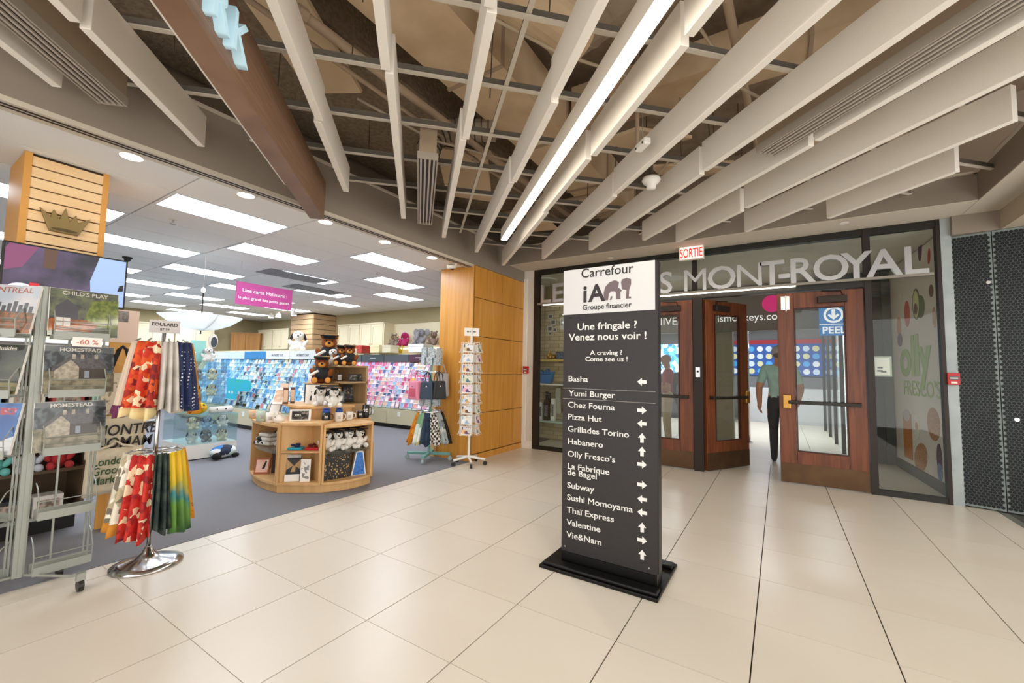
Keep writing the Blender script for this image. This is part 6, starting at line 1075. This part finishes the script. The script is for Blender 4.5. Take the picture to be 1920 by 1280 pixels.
# ================================================================ PEOPLE
SKIN = mat('skin', '#c08a6c', .55); SHOE = mat('shoe_dark', '#2a2a2c', .6); SOLE = mat('sole_pale', '#c9c6c0', .6)
def person(label, loc, rz, H, pose, mats, hair, hat=None):
    """one continuous skinned body; pose gives joint positions in units of height, facing -y"""
    o = thing('person', label, 'person', loc, rz); J = {k: Vector(v)*H for k, v in pose.items()}
    names = []; V = []; Rr = []; E = []; reg = []
    def add(p, r, g): V.append(p); Rr.append(r*H if not hasattr(r, '__len__') else (r[0]*H, r[1]*H)); reg.append(g); return len(V)-1
    pel = add(J['pelvis'], (.085, .062), 't'); wa = add(J['waist'], (.082, .056), 's'); ch = add(J['chest'], (.098, .062), 's'); up = add(J['upchest'], (.088, .05), 's'); nk = add(J['neck'], .03, 'k'); hb = add(J['head0'], .036, 'k'); hm = add(J['head1'], (.043, .052), 'k'); ht = add(J['head2'], (.034, .042), 'k')
    for a, b in ((pel, wa), (wa, ch), (ch, up), (up, nk), (nk, hb), (hb, hm), (hm, ht)): E.append((a, b))
    for s in ('l', 'r'):
        sh_ = add(J['sh_'+s], .042, 's'); ue = add((J['sh_'+s]+J['el_'+s])/2, .038, 's'); el_ = add(J['el_'+s], .029, 'a' if mats.get('short', True) else 's'); fa = add((J['el_'+s]*.6+J['wr_'+s]*.4), .027, 'a'); wr = add(J['wr_'+s], .018, 'a')
        d = (J['wr_'+s]-J['el_'+s]).normalized(); side = d.cross(Vector((1, 0, 0))); side = Vector((0, 1, 0)) if side.length < .1 else side.normalized()
        pm = add(J['wr_'+s]+d*.028*H, (.022, .013), 'a')
        for a, b in ((up, sh_), (sh_, ue), (ue, el_), (el_, fa), (fa, wr), (wr, pm)): E.append((a, b))
        cu = (Vector((0, 0, 0))-Vector((J['wr_'+s].x, 0, 0))).normalized() if abs(J['wr_'+s].x) > .01 else Vector((0, -1, 0))
        for q in range(4):
            f0 = J['wr_'+s]+d*.05*H+side*(.0105*(q-1.5))*H; ln = (.030, .036, .034, .026)[q]*H
            a_ = add(f0, .0058, 'a'); b_ = add(f0+d*ln*.6+cu*.006*H, .0052, 'a'); c_ = add(f0+d*ln*.9+cu*.02*H, .0042, 'a'); E.append((pm, a_)); E.append((a_, b_)); E.append((b_, c_))
        t0_ = J['wr_'+s]+d*.018*H-side*.02*H; a_ = add(t0_, .007, 'a'); b_ = add(t0_+d*.022*H-side*.012*H+cu*.008*H, .006, 'a'); E.append((wr, a_)); E.append((a_, b_))
        hp = add(J['hip_'+s], (.056, .056), 't'); th = add(J['hip_'+s]*.5+J['kn_'+s]*.5, .05, 't'); kn = add(J['kn_'+s], .038, 't'); cf = add(J['kn_'+s]*.6+J['an_'+s]*.4, .036, 't'); an = add(J['an_'+s], .028, 't'); hl = add(J['an_'+s]+Vector((0, .012, -.022))*H, .02, 'f'); to = add(J['toe_'+s], (.022, .014), 'f')
        for a, b in ((pel, hp), (hp, th), (th, kn), (kn, cf), (cf, an), (an, hl), (hl, to)): E.append((a, b))
    me = bpy.data.meshes.new('body'); me.from_pydata(V, E, []); b = bpy.data.objects.new('body_tmp', me); COL.objects.link(b)
    sk = b.modifiers.new('Skin', 'SKIN'); sk.use_smooth_shade = True; sv = me.skin_vertices[0].data
    for i, r in enumerate(Rr): sv[i].radius = r if hasattr(r, '__len__') else (r, r)
    sv[0].use_root = True; ss_ = b.modifiers.new('Sub', 'SUBSURF'); ss_.levels = 2; ss_.render_levels = 2
    bpy.context.view_layer.update(); m2 = bpy.data.meshes.new_from_object(b.evaluated_get(bpy.context.evaluated_depsgraph_get())); bpy.data.objects.remove(b); bpy.data.meshes.remove(me)
    m2.name = 'body'; m2.materials.clear(); order = ['s', 't', 'k', 'a', 'f']
    for g in order: m2.materials.append(mats[g])
    for p in m2.polygons:
        c = p.center; best = min(range(len(E)), key=lambda i: _sd(c, V[E[i][0]], V[E[i][1]])); a_, b_ = E[best]; t = _st(c, V[a_], V[b_]); p.material_index = order.index(reg[a_] if t < .5 else reg[b_]); p.use_smooth = True
    bo = bpy.data.objects.new('body', m2); COL.objects.link(bo); bo.parent = o
    hc = (J['head1']+J['head2'])/2; fz = J['head1']
    k_ = .85 if hat else 1.0
    MB().ell(hc+Vector((0, .012, .008 if not hat else -.012))*H, (.05*H*k_, .058*H*k_, .052*H*k_), n=14).build('hair', hair, o, smooth=True)
    for x in (-1, 1): MB().ell(fz+Vector((x*.046, .006, -.004))*H, (.006*H, .011*H, .017*H), n=8).build('ear', mats['k'], o, smooth=True); MB().ell(fz+Vector((x*.018, -.049, .008))*H, (.006*H, .004*H, .004*H), n=6).build('eye', INK, o)
    MB().ell(fz+Vector((0, -.056, -.008))*H, (.008*H, .012*H, .014*H), n=8).build('nose', mats['k'], o, smooth=True); MB().ell(fz+Vector((0, -.05, -.032))*H, (.016*H, .005*H, .004*H), n=8).build('mouth', mat('lip', '#9c5a4e', .5), o, smooth=True)
    if hat: c = MB().ell(hc+Vector((0, 0, .012))*H, (.056*H, .063*H, .052*H), n=16).build('cap', hat, o, smooth=True); MB().ell(hc+Vector((0, -.07, .0))*H, (.045*H, .045*H, .006*H), n=12).build('cap_visor', hat, c, smooth=True)
    return o
def _st(p, a, b): d = b-a; return max(0, min(1, (p-a).dot(d)/max(d.length_squared, 1e-9)))
def _sd(p, a, b): return (p-(a+(b-a)*_st(p, a, b))).length_squared
BASE = dict(pelvis=(0, 0, .53), waist=(0, 0, .61), chest=(0, .005, .71), upchest=(0, .01, .79), neck=(0, .005, .835), head0=(0, 0, .87), head1=(0, -.008, .92), head2=(0, -.004, .965),
            sh_l=(.105, .01, .80), el_l=(.13, .03, .63), wr_l=(.125, -.01, .49), sh_r=(-.105, .01, .80), el_r=(-.13, .03, .63), wr_r=(-.125, -.01, .49),
            hip_l=(.05, 0, .50), kn_l=(.055, -.01, .28), an_l=(.055, .01, .045), toe_l=(.06, -.085, .014), hip_r=(-.05, 0, .50), kn_r=(-.055, -.01, .28), an_r=(-.055, .01, .045), toe_r=(-.06, -.085, .014))
walk = dict(BASE); walk.update(kn_l=(.05, -.07, .285), an_l=(.05, -.06, .045), toe_l=(.055, -.155, .014), kn_r=(-.05, .02, .28), an_r=(-.05, .11, .06), toe_r=(-.055, .04, .014), el_r=(-.15, .0, .64), wr_r=(-.13, -.09, .52), el_l=(.15, .06, .64), wr_l=(.15, .03, .50))
p = at(1455, 871, 0)
person('man in a mint shirt and grey cap walking away beyond the open door', (p.x+.07, p.y+.12, 0), PI, 1.84, walk, dict(s=mat('mint_shirt', '#a9cbc2', .85, noise=(6, '#9bbdb4', .4, .6)), t=mat('charcoal_trousers', '#3c3a3d', .85), k=SKIN, a=SKIN, f=SHOE), mat('hair_grey', '#6f6a66', .9), hat=mat('cap_grey', '#a8a5a8', .8))
hold = dict(BASE); hold.update(el_l=(.14, -.02, .64), wr_l=(.06, -.16, .60), el_r=(-.14, -.02, .64), wr_r=(-.05, -.17, .60), head1=(0, -.025, .915), head2=(0, -.03, .96))
p = at(1240, 832, 0)
person('man in a red polo shirt and beige trousers behind the left door glass', (p.x+.12, p.y, 0), -1.2, 1.74, hold, dict(s=mat('red_polo', '#a5333c', .85), t=mat('beige_trousers', '#c6b697', .85), k=SKIN, a=SKIN, f=SHOE), mat('hair_bald', '#b98a70', .6))
p = at(1268, 826, 0)
person('person in a long black coat standing behind the man in red', (p.x+.12, p.y+.3, 0), PI-.3, 1.68, BASE, dict(s=mat('black_coat', '#1d1b1e', .9), t=mat('dark_leggings', '#3c2f28', .9), k=SKIN, a=mat('black_coat', '#1d1b1e'), f=SHOE), mat('hair_black', '#15110f', .8))
flush_text()
